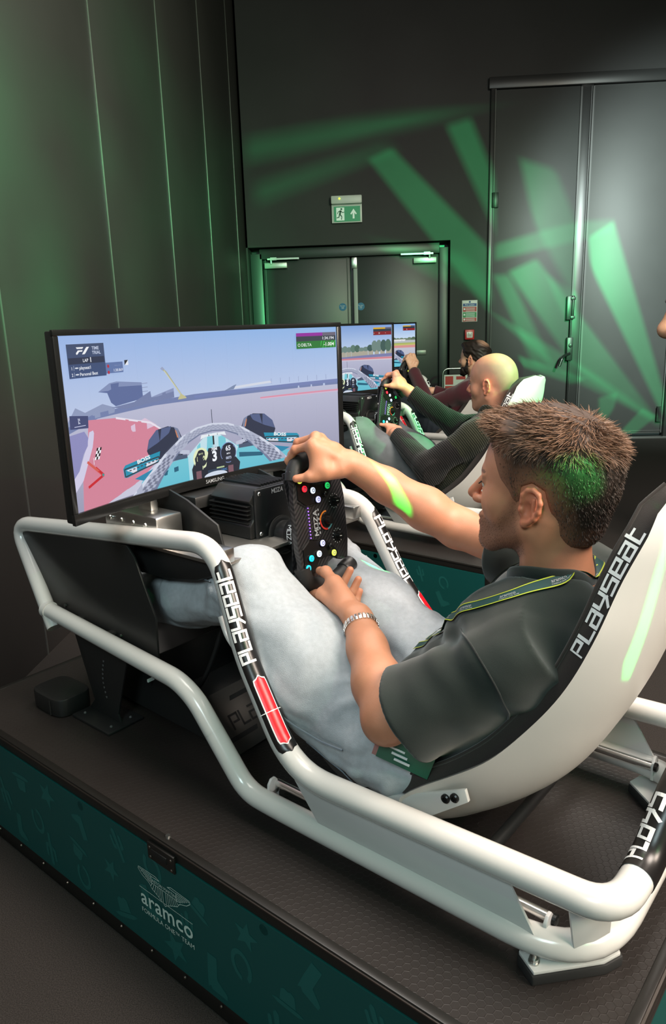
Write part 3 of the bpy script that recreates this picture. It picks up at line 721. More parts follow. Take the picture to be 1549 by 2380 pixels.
    # ---- seat: profile of the inner surface (x, z, half width, shell lift, pad lift)
    prof = np.array([(-.815, .250, .195, .02, .05), (-.78, .222, .20, .02, .055), (-.70, .155, .205, .02, .06), (-.60, .095, .21, .025, .07), (-.52, .066, .212, .05, .085), (-.44, .062, .215, .085, .11), (-.36, .108, .214, .100, .124),
                     (-.29, .165, .212, .096, .118), (-.225, .235, .208, .084, .110), (-.172, .325, .20, .066, .095), (-.130, .42, .186, .048, .080), (-.098, .52, .168, .038, .072),
                     (-.072, .61, .140, .038, .072), (-.050, .68, .110, .036, .070), (-.040, .726, .080, .034, .062), (-.034, .753, .048, .016, .034), (-.032, .761, .012, .004, .010)])
    dd = np.r_[0, np.cumsum(np.hypot(np.diff(prof[:, 0]), np.diff(prof[:, 1])))]; q = np.linspace(0, dd[-1], 76)
    def cub(y):  # Catmull-Rom through the profile
        m = np.gradient(y, dd); i = np.clip(np.searchsorted(dd, q)-1, 0, len(dd)-2); h = dd[i+1]-dd[i]; s_ = (q-dd[i])/h
        return (2*s_**3-3*s_**2+1)*y[i]+(s_**3-2*s_**2+s_)*h*m[i]+(-2*s_**3+3*s_**2)*y[i+1]+(s_**3-s_**2)*h*m[i+1]
    px, pz, pw, pb, pp = (cub(prof[:, k]) for k in range(5))
    pw = np.maximum(pw, .006)
    T = np.stack([np.gradient(px, q), np.gradient(pz, q)], 1); T /= np.linalg.norm(T, axis=1, keepdims=True); Nn = np.stack([-T[:, 1], T[:, 0]], 1)
    U = np.linspace(-1, 1, 41)
    def sheet(off, lift, wadd, e=2.6):
        au = np.abs(U)[None, :]; y = U[None, :]*(pw+wadd)[:, None]*(1-.0*au)
        l = (lift[:, None])*au**e+off
        return np.stack([px[:, None]+Nn[:, 0:1]*l, y, pz[:, None]+Nn[:, 1:2]*l], -1)
    def closed(a, b):
        n, m = a.shape[:2]; V = np.concatenate([a.reshape(-1, 3), b.reshape(-1, 3)]); F = []
        I = lambda k, j, o: o*n*m+k*m+j
        for k in range(n-1):
            for j in range(m-1): F += [(I(k, j, 0), I(k+1, j, 0), I(k+1, j+1, 0), I(k, j+1, 0)), (I(k, j, 1), I(k, j+1, 1), I(k+1, j+1, 1), I(k+1, j, 1))]
            F += [(I(k, 0, 0), I(k, 0, 1), I(k+1, 0, 1), I(k+1, 0, 0)), (I(k, m-1, 0), I(k+1, m-1, 0), I(k+1, m-1, 1), I(k, m-1, 1))]
        for j in range(m-1): F += [(I(0, j, 0), I(0, j+1, 0), I(0, j+1, 1), I(0, j, 1)), (I(n-1, j, 0), I(n-1, j, 1), I(n-1, j+1, 1), I(n-1, j+1, 0))]
        return V, F
    inn, mid, out = sheet(.0, pp, -.004), sheet(-.020, pb+.020, .006), sheet(-.030, pb+.030, .016)
    # fabric pulls low on the outer shell
    x_, z_ = out[..., 0], out[..., 2]
    out[..., 1] *= 1+.018*np.sin(38*(x_+.9*z_)+6*np.sin(9*z_))*np.exp(-((x_+.30)/.12)**2)*np.clip(np.abs(U)[None, :]-.3, 0, 1)
    V, F = closed(inn, mid); pad = MB().add(V, F).build('seat_pad', M_pad, t, smooth=True, angle=1.2)
    n0 = 24
    V, F = closed(mid[n0:]*1.0, out[n0:]); MB().add(V, F).build('seat_shell', M_shell, t, smooth=True, angle=1.2)
    # piping along the pad rim and lettering on its side faces
    for j, sg in ((0, -1), (-1, 1)):
        pth = Path([tuple(p) for p in inn[26:, j][::2]], 0); tube('piping', pth, .0035, M_pad, pad, n=8)
        rim0, rim1 = mid[:, j], inn[:, j]
        k0 = int(np.argmin(np.abs(pz-.478))); k1 = int(np.argmin(np.abs(pz-.672)))
        ww = swidth('PLayseat'); ds = np.r_[0, np.cumsum(np.linalg.norm(np.diff(rim0[k0:k1+1], axis=0), axis=1))]
        def fn(u, v, k0=k0, k1=k1, ds=ds, rim0=rim0, rim1=rim1, ww=ww, sg=sg):
            s_ = u/ww*ds[-1]
            if sg > 0: s_ = ds[-1]-s_
            a_ = np.array([np.interp(s_, ds, rim0[k0:k1+1, c]) for c in range(3)]); b_ = np.array([np.interp(s_, ds, rim1[k0:k1+1, c]) for c in range(3)])
            p = a_+(b_-a_)*(.22+.55*(v if sg < 0 else v)); p[1] += sg*.0016; return p
        strokes('PLayseat', .2, .26, fn)[0].build('seat_lettering', M_letw, pad)
    # ---- wheel tray
    tr = MB().box((-1.068, 0, .521), (.345, .47, .008)).build('wheel_tray', mat('brushed_aluminium', (.40, .38, .35, 1), .35, .9), t, bevel=.001)
    for s in (-1, 1):
        MB().box((-1.20, .205*s, .562), (.20, .075, .070)).build('tray_block', M_steel, tr, bevel=.006)
        tb = MB()
        for k in range(4): tb.lathe((-1.275+.045*k, .243*s, .575), (0, s, 0), [(0, .006), (.003, .005)], 12)
        tb.build('block_bolts', M_chrome, tr)
        MB().box((-1.19, .195*s, .610), (.05, .02, .03)).build('clamp_tab', M_steel, tr, bevel=.003)
        MB().box((-.915, .225*s, .540), (.05, .04, .032)).build('tray_clamp', M_steel, tr, bevel=.003)
        MB().prism([(-1.21, .525), (-.985, .525), (-1.0, .575), (-1.10, .62), (-1.17, .64), (-1.21, .64)], lambda x, z: (x, (.145)*s, z), lambda x, z: (x, (.152)*s, z)).build('tray_cheek', M_panel, tr, bevel=.002)
    MB().prism([(-1.28, .445), (-1.22, .512), (-.93, .512), (-.93, .490), (-1.0, .464), (-1.12, .445)], lambda x, z: (x, -.222, z), lambda x, z: (x, .222, z)).build('tray_underside', M_panel, tr, bevel=.004)
    MB().box((-1.245, 0, .52), (.05, .50, .05)).build('tray_beam', M_panel, t, bevel=.004)
    MB().box((-1.26, 0, .75), (.03, .10, .46)).box((-1.235, 0, .82), (.03, .16, .14)).box((-1.20, 0, .60), (.16, .22, .03)).build('monitor_post', M_panel, t, bevel=.004)
    return t
def make_pedals():
    t = empty('pedal_set')
    MB().prism([(-1.62, .012), (-1.20, .012), (-1.20, .03), (-1.50, .20), (-1.62, .22)], lambda x, z: (x, -.15, z), lambda x, z: (x, .15, z)).build('pedal_base', M_panel, t, bevel=.004)
    MB().box((-1.29, -.0, .115), (.008, .30, .11), Matrix.Rotation(-.35, 3, 'Y')).build('control_box', M_black, t, bevel=.004)
    MB().box((-1.283, -.155, .12), (.004, .05, .008)).build('box_label', M_letw, t)
    for y in (-.10, 0.0, .10):
        p = MB().box((-1.46, y, .31), (.012, .07, .12), Matrix.Rotation(-.35, 3, 'Y')).build('pedal_face', M_heel, t, bevel=.004)
        MB().cyl((-1.54, y, .12), (-1.468, y, .30), .010).build('pedal_arm', M_steel, p, smooth=True)
    tube('pedal_cable', Path([(-1.22, -.12, .05), (-1.12, -.13, .14), (-1.06, -.10, .30), (-1.10, -.05, .46)], .08), .006, M_black, t, n=8)
    return t
def make_speaker():
    t = empty('deck_box')
    o = MB().prism([(.075*(1 if abs(math.cos(a)) < .0 else 1)*math.copysign(abs(math.cos(a))**.5, math.cos(a)), .055*math.copysign(abs(math.sin(a))**.5, math.sin(a))) for a in np.linspace(0, 2*PI, 29)[:-1]], lambda x, y: (x-1.565, y-.268, .001), lambda x, y: (x-1.565, y-.268, .052)).build('box_body', M_black, t, bevel=.005)
    MB().box((-1.53, -.325, .026), (.002, .003, .04)).build('box_seam', M_carve, t)
    return t
def make_base():
    t = empty('wheel_base')
    oct_ = [(-.088, .556), (-.088, .585), (-.075, .60), (-.075, .632), (-.088, .645), (-.06, .672), (.06, .672), (.088, .645), (.075, .632), (.075, .60), (.088, .585), (.088, .556)]
    body = MB().prism(oct_, lambda y, z: (-1.112, y, z), lambda y, z: (-.980, y, z)).build('motor_body', M_black, t, bevel=.003)
    fn = MB()
    for k in range(5): fn.box((-1.052, -.080, .592+.010*k), (.13, .018, .003)); fn.box((-1.052, .080, .592+.010*k), (.13, .018, .003))
    for k in range(9): fn.box((-1.052, -.04+.01*k, .674), (.13, .003, .008))
    fn.build('cooling_fins', M_black, body, bevel=.0008)
    MB().box((-.976, 0, .612), (.010, .150, .118)).build('front_flange', mat('black_front_flange', (.016, .016, .017, 1), .3), t, bevel=.005)
    sc = MB()
    for y, z in ((-.062, .565), (.062, .565), (-.062, .66), (.062, .66)): sc.lathe((-.971, y, z), (1, 0, 0), [(0, .005), (.002, .004)], 12)
    sc.build('flange_screws', M_chrome, t)
    ax = Vector((.988, 0, .156)); c0 = Vector((-.838, 0, .570))
    MB().lathe(c0-ax*.128, ax, [(0, .044), (.004, .046), (.008, .041), (.008, .035), (.045, .035), (.048, .033), (.10, .033)], 32).build('shaft_hub', M_black, t, smooth=True)
    MB().lathe(c0-ax*.126, ax, [(0, .047), (.004, .047), (.004, .0425)], 32).build('hub_ring', mat('grey_ring', (.16, .15, .14, 1), .3, .8), t)
    qr = MB().lathe(c0-ax*.086, ax, [(0, .030), (.002, .041), (.034, .043), (.044, .036), (.052, .03)], 32).build('quick_release', M_black, t, smooth=True)
    mb = MB(); hh = .0125
    def fnq(u, v, k=0):
        a = -.30+(u-1.5)*hh/.043+PI; p = c0-ax*(.070-v*hh); return tuple(p+.0432*(math.cos(a)*Vector((0, 1, 0))+math.sin(a)*ax.cross(Vector((0, 1, 0)))))
    strokes('MOZA', .15, .25, fnq)[0].build('hub_lettering', M_letw, qr)
    hh = .0095
    strokes('MOZA', .18, .3, lambda u, v: (-.9702, -.021+u*hh, .655+v*hh))[0].build('base_lettering', M_letw, t)
    for o in list(t.children)+[c for ch in t.children for c in ch.children]: o.data.transform(Matrix.Translation((.004, .014, -.030)))
    return t
# ------------------------------------------------------------------ steering wheel, local axes: x = wheel right, y = wheel up, z = towards the driver
def glow(name, r, g, b, s): return mat(name, (r, g, b, 1), .4, emit=s, ecol=(r, g, b, 1))
G = dict(red=glow('glow_red', 1, .02, .04, .9), cyan=glow('glow_cyan', .0, .62, .80, .9), white=glow('glow_white', .75, .85, 1, 1.0), blue=glow('glow_blue_white', .55, .55, 1, 1.0), green=glow('glow_green', .02, .75, .15, .8), yellow=glow('glow_yellow', .75, .85, .10, .9), violet=glow('glow_violet', .30, .12, 1, 2.0))
def carbon():
    m = mat('carbon_weave', (.012, .011, .013, 1), .35, coat=.25); nt = m.node_tree; b = nt.nodes['Principled BSDF']; N = nt.nodes; L = nt.links
    tc = N.new('ShaderNodeTexCoord'); w = N.new('ShaderNodeTexWave'); w.inputs['Scale'].default_value = 55; w.bands_direction = 'DIAGONAL'
    L.new(tc.outputs['Object'], w.inputs['Vector']); cr = N.new('ShaderNodeMix'); cr.data_type = 'RGBA'
    cr.inputs['A'].default_value = (.006, .006, .007, 1); cr.inputs['B'].default_value = (.034, .03, .032, 1)
    L.new(w.outputs['Fac'], cr.inputs['Factor']); L.new(cr.outputs['Result'], b.inputs['Base Color']); return m
def make_wheel():
    t = empty('steering_wheel')
    h = [(0, .083), (.055, .083), (.085, .078), (.120, .084), (.140, .066), (.148, .03), (.142, .0), (.118, -.002), (.098, -.012), (.090, -.036), (.100, -.062), (.097, -.084), (.05, -.092), (0, -.092)]
    out = h+[(-x, y) for x, y in h[-2:0:-1]]
    body = MB().prism(out, lambda x, y: (x, y, -.018), lambda x, y: (x, y, -.002)).build('wheel_plate', carbon(), t, bevel=.003)
    MB().prism([(-.04, .045), (-.052, .02), (-.045, -.06), (.045, -.06), (.052, .02), (.04, .045)], lambda x, y: (x, y, -.034), lambda x, y: (x, y, -.018)).build('back_housing', M_black, t, bevel=.006)
    for s in (-1, 1):
        # glossy button field
        MB().prism([(s*x, y) for x, y in [(.040, .046), (.056, .070), (.088, .070), (.116, .074), (.120, .062), (.112, .038), (.085, .020), (.080, -.028), (.094, -.04), (.078, -.046), (.060, -.030), (.044, -.004)]], lambda x, y: (x, y, -.002), lambda x, y: (x, y, .0008)).build('button_field', M_stick, t)
        ln = MB()
        for a, b in (((.036, .046), (.052, .074)), ((.036, .046), (.042, .0))):
            ln.box((s*(a[0]+b[0])/2, (a[1]+b[1])/2, .001), (.0015, math.hypot(b[0]-a[0], b[1]-a[1]), .001), Matrix.Rotation(s*-math.atan2(b[0]-a[0], b[1]-a[1]), 3, 'Z'))
        ln.build('field_line', M_dark, t)
        g = Path([(s*.098, .070, -.010), (s*.132, .062, -.008), (s*.146, .02, -.006), (s*.142, -.045, -.008), (s*.118, -.094, -.010)], .03)
        gr = tube('hand_grip', g, .0185, mat('grip_rubber', (.013, .012, .012, 1), .55), t, n=18)
        MB().cyl((s*.128, -.070, -.009), (s*.114, -.102, -.010), .0198).build('grip_cap', mat('grip_cap_grey', (.03, .028, .028, 1), .35), gr, bevel=.003)
        MB().prism([(s*.03, .05), (s*.115, .06), (s*.12, .03), (s*.035, -.03)], lambda x, y: (x, y, -.052), lambda x, y: (x, y, -.048)).build('shift_paddle', carbon(), t, bevel=.001)
        for (x, y), c in zip(((.098, .063), (.078, .050), (.072, .023), (.050, .008), (.078, -.028)), ('yellow', 'red', 'white', 'blue', 'green') if s > 0 else ('cyan', 'cyan', 'white', 'blue', 'yellow')):
            b = MB().lathe((s*x, y, .0), (0, 0, 1), [(0, .0088), (.0035, .0088), (.0035, .0074), (.003, .007)], 22).build('button_bezel', M_stick, t)
            MB().lathe((s*x, y, .0015), (0, 0, 1), [(0, .0072), (.004, .0072), (.0046, .0060), (.0046, .0042)], 22).build('button_cap', G[c], b)
            MB().lathe((s*x, y, .0055), (0, 0, 1), [(.0004, .0042), (.0009, .0042), (.0009, .0026), (.0004, .0026)], 18).build('button_ring', mat('ring_print', (.12, .15, .3, 1), .5), b)
        MB().lathe((s*.060, -.014, .0), (0, 0, 1), [(0, .008), (.002, .008), (.002, .004), (.007, .004), (.009, .0055), (.011, .004)], 16).build('mini_stick', M_bolt, t)
        MB().lathe((s*.121, .066, -.002), (0, 0, 1), [(0, .009), (.004, .008), (.008, .005), (.011, .004)], 14).build('thumb_stick', M_bolt, t)
        k = MB().lathe((s*.041, -.050, .0), (0, 0, 1), [(0, .0135), (.004, .0125), (.004, .0085), (.014, .0075), (.0145, .006)], 24).build('rotary_knob', M_bolt, t, smooth=True, angle=.6)
        tk = MB()
        for j in range(11): a = -.7+j*.46; tk.box((s*.041+.0165*math.cos(a), -.050+.0165*math.sin(a), .0012), (.0022, .0010, .0006), Matrix.Rotation(a, 3, 'Z'))
        tk.box((s*.041, -.046, .0148), (.0012, .007, .0006)); tk.build('knob_ticks', M_letw, k)
    d = MB().lathe((0, -.016, 0), (0, 0, 1), [(0, .0165), (.003, .0155), (.003, .010), (.016, .009), (.0165, .007)], 26).build('centre_dial', M_bolt, t, smooth=True, angle=.6)
    for nm, a0, a1, c in (('dial_arc_red', .3, 2.1, (.5, .03, .02, 1)), ('dial_arc_orange', -1.3, .3, (.6, .18, .02, 1)), ('dial_arc_teal', 2.1, 3.6, (.06, .22, .26, 1))):
        mb = MB(); n = 14
        A_ = np.linspace(a0, a1, n+1)
        mb.add([(r*math.cos(a+1.2), -.016+r*math.sin(a+1.2), .0012) for a in A_ for r in (.0185, .0225)], [(2*i, 2*i+1, 2*i+3, 2*i+2) for i in range(n)]); mb.build(nm, mat(nm, c, .5), d)
    for k in range(10):
        MB().box((.034-.0075*k, .041, .0004), (.0026, .0026, .001)).build('shift_light', G['violet'], t)
    strokes('MOZA', .2, .28, lambda u, v: (-.030+u*.0148, .014+v*.0115, .0006))[0].build('wheel_lettering', mat('grey_print', (.35, .36, .38, 1), .5), t)
    mb = MB()
    for k in range(6): mb.box((-.026+.0105*k, .0085, .0005), (.005, .0035, .0006))
    mb.build('small_lettering', mat('grey_print', (.35, .36, .38, 1), .5), t)
    return t
def wheel_m(spin, off=(0, 0, 0)):
    """spin in degrees: 0 = wheel level, 90 = right grip on top (turned left)"""
    n = Vector((.988, 0, .156)); up0 = Vector((-.156, 0, .988)); r0 = Vector((0, 1, 0)); a = math.radians(spin)
    r = math.cos(a)*r0+math.sin(a)*up0; u = -math.sin(a)*r0+math.cos(a)*up0
    c = Vector((-.838, .02, .558))+.012*up0+Vector(off)
    return Matrix(((r.x, u.x, n.x, c.x), (r.y, u.y, n.y, c.y), (r.z, u.z, n.z, c.z), (0, 0, 0, 1)))
# ------------------------------------------------------------------ curved monitors with their pictures
SR = 1.35
def spt(u, v, lift=0.0):
    y = -.424+.848*u; return (-1.177+y*y/(2*SR)+lift, y, .645+.352*v)
def lin(c): return srgb(*c)[:3]
class Pic:
    """a lit picture made of flat coloured shapes stacked on the curved screen"""
    def __init__(s): s.v = []; s.f = []; s.c = []; s.l = .0004
    def poly(s, pts, col, col2=None, nu=.05):
        """filled outline in screen units; cut into strips so that it follows the curve; col2 = colour at its top"""
        s.l += .00002
        pts = [(min(max(a, 0), 1), min(max(b, 0), 1)) for a, b in pts]
        us = [p[0] for p in pts]; vs = [p[1] for p in pts]; u0, u1, v0, v1 = min(us), max(us), min(vs), max(vs)
        n = max(1, int(math.ceil((u1-u0)/nu)))
        for k in range(n):
            a, b = u0+(u1-u0)*k/n, u0+(u1-u0)*(k+1)/n
            q = clipbox(list(pts), a, b, -1, 2) if n > 1 else pts
            if not q or len(q) < 3: continue
            m = len(s.v)
            for p in q:
                s.v.append(spt(p[0], p[1], s.l)); w = (p[1]-v0)/max(1e-6, v1-v0)
                s.c.append(lin(col) if col2 is None else tuple(x+(y-x)*w for x, y in zip(lin(col), lin(col2))))
            s.f.append(tuple(range(m, m+len(q))))
    def rect(s, u0, v0, u1, v1, col, col2=None): s.poly([(u0, v0), (u1, v0), (u1, v1), (u0, v1)], col, col2)
    def ell(s, cu, cv, ru, rv, col, n=22, a0=0, a1=2*PI): s.poly([(cu+ru*math.cos(a), cv+rv*math.sin(a)) for a in np.linspace(a0, a1, n+1)[:-1 if a1-a0 > 6.2 else None]], col)
    def band(s, pts, w, col):
        """thick line given by points and a half width (screen heights)"""
        A = 2.41
        for (a, b), (c, d) in zip(pts, pts[1:]):
            dx, dy = (c-a)*A, d-b; L = math.hypot(dx, dy) or 1e-6; nx, ny = -dy/L*w/A, dx/L*w
            s.poly([(a+nx, b+ny), (c+nx, d+ny), (c-nx, d-ny), (a-nx, b-ny)], col)
    def text(s, t, u, v, h, col, align='LEFT', bold=.01, stretch=1.0, width=None, slant=0, rot=0):
        s.l += .00002
        P, F = font(t, 1, bold, align); k = h/.7; A = 2.41
        if width: stretch = width*A/(fwidth(P)*k)
        m = len(s.v)
        for x, y in P:
            x, y = (x+slant*y)*k*stretch, y*k
            x, y = x*math.cos(rot)-y*math.sin(rot), x*math.sin(rot)+y*math.cos(rot)
            s.v.append(spt(u+x/A, v+y, s.l)); s.c.append(lin(col))
        s.f += [tuple(i+m for i in f) for f in F]
    def build(s, parent, strength): return mk('screen_picture', s.v, s.f, attr_emit('display_picture_%d' % int(strength*100), strength), parent, col=s.c)
SKY0, SKY1 = (150, 172, 222), (176, 196, 240)
def sky_ground(p, hv):
    for k in range(12):
        a, b = k/12, (k+1)/12
        p.rect(a, hv, b, 1, (182, 196, 226), (150-14*(k/11), 178-2*(k/11), 226))
        p.rect(a, 0, b, hv, (150, 150, 176), (182, 184, 208))
def hud_right(p, c0, main, delta, word, neg):
    p.rect(.842, .845, .991, .962, (38, 52, 66))
    p.rect(.842, .937, .942, .962, c0); p.rect(.942, .937, .991, .962, (96, 92, 112))
    p.rect(.842, .845, .991, .900, (10, 112, 40) if not neg else (130, 24, 34))
    if not neg:
        for k in range(9): p.poly([(.900+.010*k, .846), (.904+.010*k, .846), (.910+.010*k, .899), (.906+.010*k, .899)], (38, 170, 60))
    p.text(main, .984, .908, .022, (230, 236, 240), 'RIGHT'); p.text(delta, .984, .860, .026, (235, 245, 235), 'RIGHT', .02)
    p.text(word, .860, .862, .022, (230, 240, 235)); p.ell(.852, .872, .005, .012, (210, 230, 215)); p.ell(.852, .872, .0032, .008, (20, 90, 40))
def car(p, cu=.505, full=True):
    """open cockpit seen from the driver: tyres, halo hoop, body, dash"""
    for s in (-1, 1):
        X = lambda u: cu+s*(u-.505)
        P = lambda *q: [(X(a), b) for a, b in q]
        p.poly(P((.622, .16), (.618, .30), (.632, .372), (.668, .398), (.712, .386), (.742, .33), (.752, .262), (.742, .205), (.70, .19)), (34, 44, 70))
        p.poly(P((.655, .395), (.712, .386), (.742, .33), (.750, .27), (.712, .30), (.668, .345)), (78, 92, 132))
        p.poly(P((.622, .30), (.632, .372), (.652, .392), (.650, .34), (.640, .29)), (118, 128, 158))
        p.poly(P((.632, .31), (.640, .365), (.646, .372), (.644, .315)), (196, 128, 96))
    body = (96, 186, 206)
    p.poly([(cu-.29, .0), (cu-.275, .075), (cu-.18, .15), (cu-.09, .17), (cu-.02, .30), (cu+.02, .30), (cu+.09, .19), (cu+.20, .15), (cu+.30, .08), (cu+.27, .0)], body, (120, 200, 214))
    p.poly([(cu-.10, .17), (cu-.02, .30), (cu+.02, .30), (cu+.10, .17), (cu+.10, .0), (cu-.10, .0)], (164, 214, 226), (196, 222, 232))
    for s in (-1, 1):
        P = lambda *q: [(cu+s*a, b) for a, b in q]
        p.poly(P((.10, .13), (.20, .10), (.19, .075), (.10, .095)), (24, 92, 120)); p.poly(P((.19, .16), (.30, .105), (.27, .08), (.17, .125)), (28, 130, 168))
        p.poly(P((.09, .21), (.16, .24), (.17, .215), (.09, .185)), (186, 192, 212)); p.poly(P((.10, .185), (.17, .20), (.16, .16), (.10, .16)), (70, 84, 110))
        for k in range(5): p.poly(P((.10+.012*k, .188+.004*k), (.105+.012*k, .188+.004*k), (.112+.012*k, .215+.004*k), (.107+.012*k, .215+.004*k)), (120, 128, 150))
    # mirrors
    for s, tx in ((-1, .0), (1, .0)):
        P = lambda *q: [(cu+s*a, b) for a, b in q]
        p.poly(P((.200, .245), (.330, .205), (.338, .185), (.336, .13), (.325, .125), (.208, .175)), (18, 140, 172))
        p.poly(P((.206, .198), (.330, .172), (.330, .138), (.318, .134), (.210, .182)), (214, 218, 230))
        p.band([(cu+s*.206, .212), (cu+s*.334, .180), (cu+s*.332, .132), (cu+s*.208, .178), (cu+s*.206, .212)], .004, (40, 48, 60))
        for k in range(8): p.rect(cu+s*(.215+.014*k)-.004, .190-.0040*k, cu+s*(.215+.014*k)+.004, .197-.0040*k, (60, 66, 80))
        p.text('BOSS', cu+s*.262, .204, .024, (238, 242, 244), 'CENTER', .03, 1.5, rot=-s*.16)
    # halo hoop
    arch = [(-.315, -.02), (-.255, .10), (-.185, .22), (-.115, .315), (-.06, .358), (.0, .372), (.06, .358), (.115, .315), (.185, .22), (.245, .12), (.285, .03)]
    inn = [(-.225, -.02), (-.19, .09), (-.14, .19), (-.09, .265), (-.045, .305), (.0, .315), (.045, .305), (.09, .265), (.14, .19), (.185, .10), (.215, .02)]
    for i in range(10):
        a, b, c, d = arch[i], arch[i+1], inn[i+1], inn[i]
        p.poly([(cu+q[0], q[1]) for q in (a, b, c, d)], (168, 174, 196))
        m = lambda x, y, w: (cu+x[0]+(y[0]-x[0])*w, x[1]+(y[1]-x[1])*w)
        p.poly([m(a, d, .0), m(b, c, .0), m(b, c, .22), m(a, d, .22)], (206, 212, 228))
        p.poly([m(a, d, .85), m(b, c, .85), m(b, c, 1), m(a, d, 1)], (110, 120, 150))
        # chequer weave near the feet of the hoop
        for ii in range(6):
            for jj in range(4):
                if (ii+jj) % 2: continue
                w0, w1 = .2+jj*.15, .35+jj*.15
                e = lambda w, t: (m(a, d, w)[0]+(m(b, c, w)[0]-m(a, d, w)[0])*t, m(a, d, w)[1]+(m(b, c, w)[1]-m(a, d, w)[1])*t)
                p.poly([e(w0, ii/6), e(w0, (ii+1)/6), e(w1, (ii+1)/6), e(w1, ii/6)], (112, 118, 142) if i in (0, 1, 8, 9) else (148, 154, 178))
    p.poly([(cu-.045, .300), (cu+.045, .300), (cu+.05, .272), (cu+.03, .283), (cu-.03, .283), (cu-.05, .272)], (226, 232, 238)); p.text('MAADEN', cu, .283, .015, (60, 80, 110), 'CENTER', .01)
    p.rect(cu-.0012, .372, cu+.0012, .468, (60, 70, 90)); p.rect(cu-.003, .22, cu+.003, .285, (16, 22, 32))
    # dash
    p.poly([(cu-.088, .0), (cu-.090, .075), (cu-.075, .135), (cu-.03, .15), (cu-.022, .20), (cu+.022, .20), (cu+.03, .15), (cu+.075, .125), (cu+.098, .06), (cu+.092, .0)], (20, 28, 46))
    p.ell(cu-.052, .14, .031, .075, (222, 232, 190)); p.ell(cu-.052, .14, .0245, .060, (26, 34, 50)); p.rect(cu-.056, .06, cu-.047, .085, (222, 232, 190))
    p.ell(cu+.054, .145, .031, .075, (120, 140, 190)); p.ell(cu+.054, .145, .029, .070, (22, 30, 50))
    p.text('100%', cu-.052, .125, .030, (226, 236, 180), 'CENTER', .02); p.text('BATT', cu-.052, .165, .012, (226, 236, 180), 'CENTER')
    p.text('3', cu, .105, .068, (240, 244, 250), 'CENTER', .04); p.text('78M', cu, .178, .022, (230, 234, 240), 'CENTER', .03); p.text('OSR', cu, .205, .014, (200, 206, 220), 'CENTER', .02)
    p.text('65', cu+.054, .160, .034, (226, 230, 240), 'CENTER', .03); p.text('MPH', cu+.054, .132, .012, (226, 230, 240), 'CENTER'); p.text('0073', cu+.054, .098, .018, (200, 210, 235), 'CENTER', .02)
    p.rect(cu-.075, .0, cu-.055, .055, (120, 84, 96)); p.rect(cu+.05, .0, cu+.07, .05, (120, 84, 96)); p.rect(cu-.03, .02, cu+.03, .045, (40, 60, 84)); p.rect(cu+.005, .045, cu+.035, .055, (180, 200, 150))
    p.text('\u2013 12 SOC', cu+.012, .022, .014, (90, 160, 230)); p.ell(cu, .0, .045, .03, (206, 216, 232))
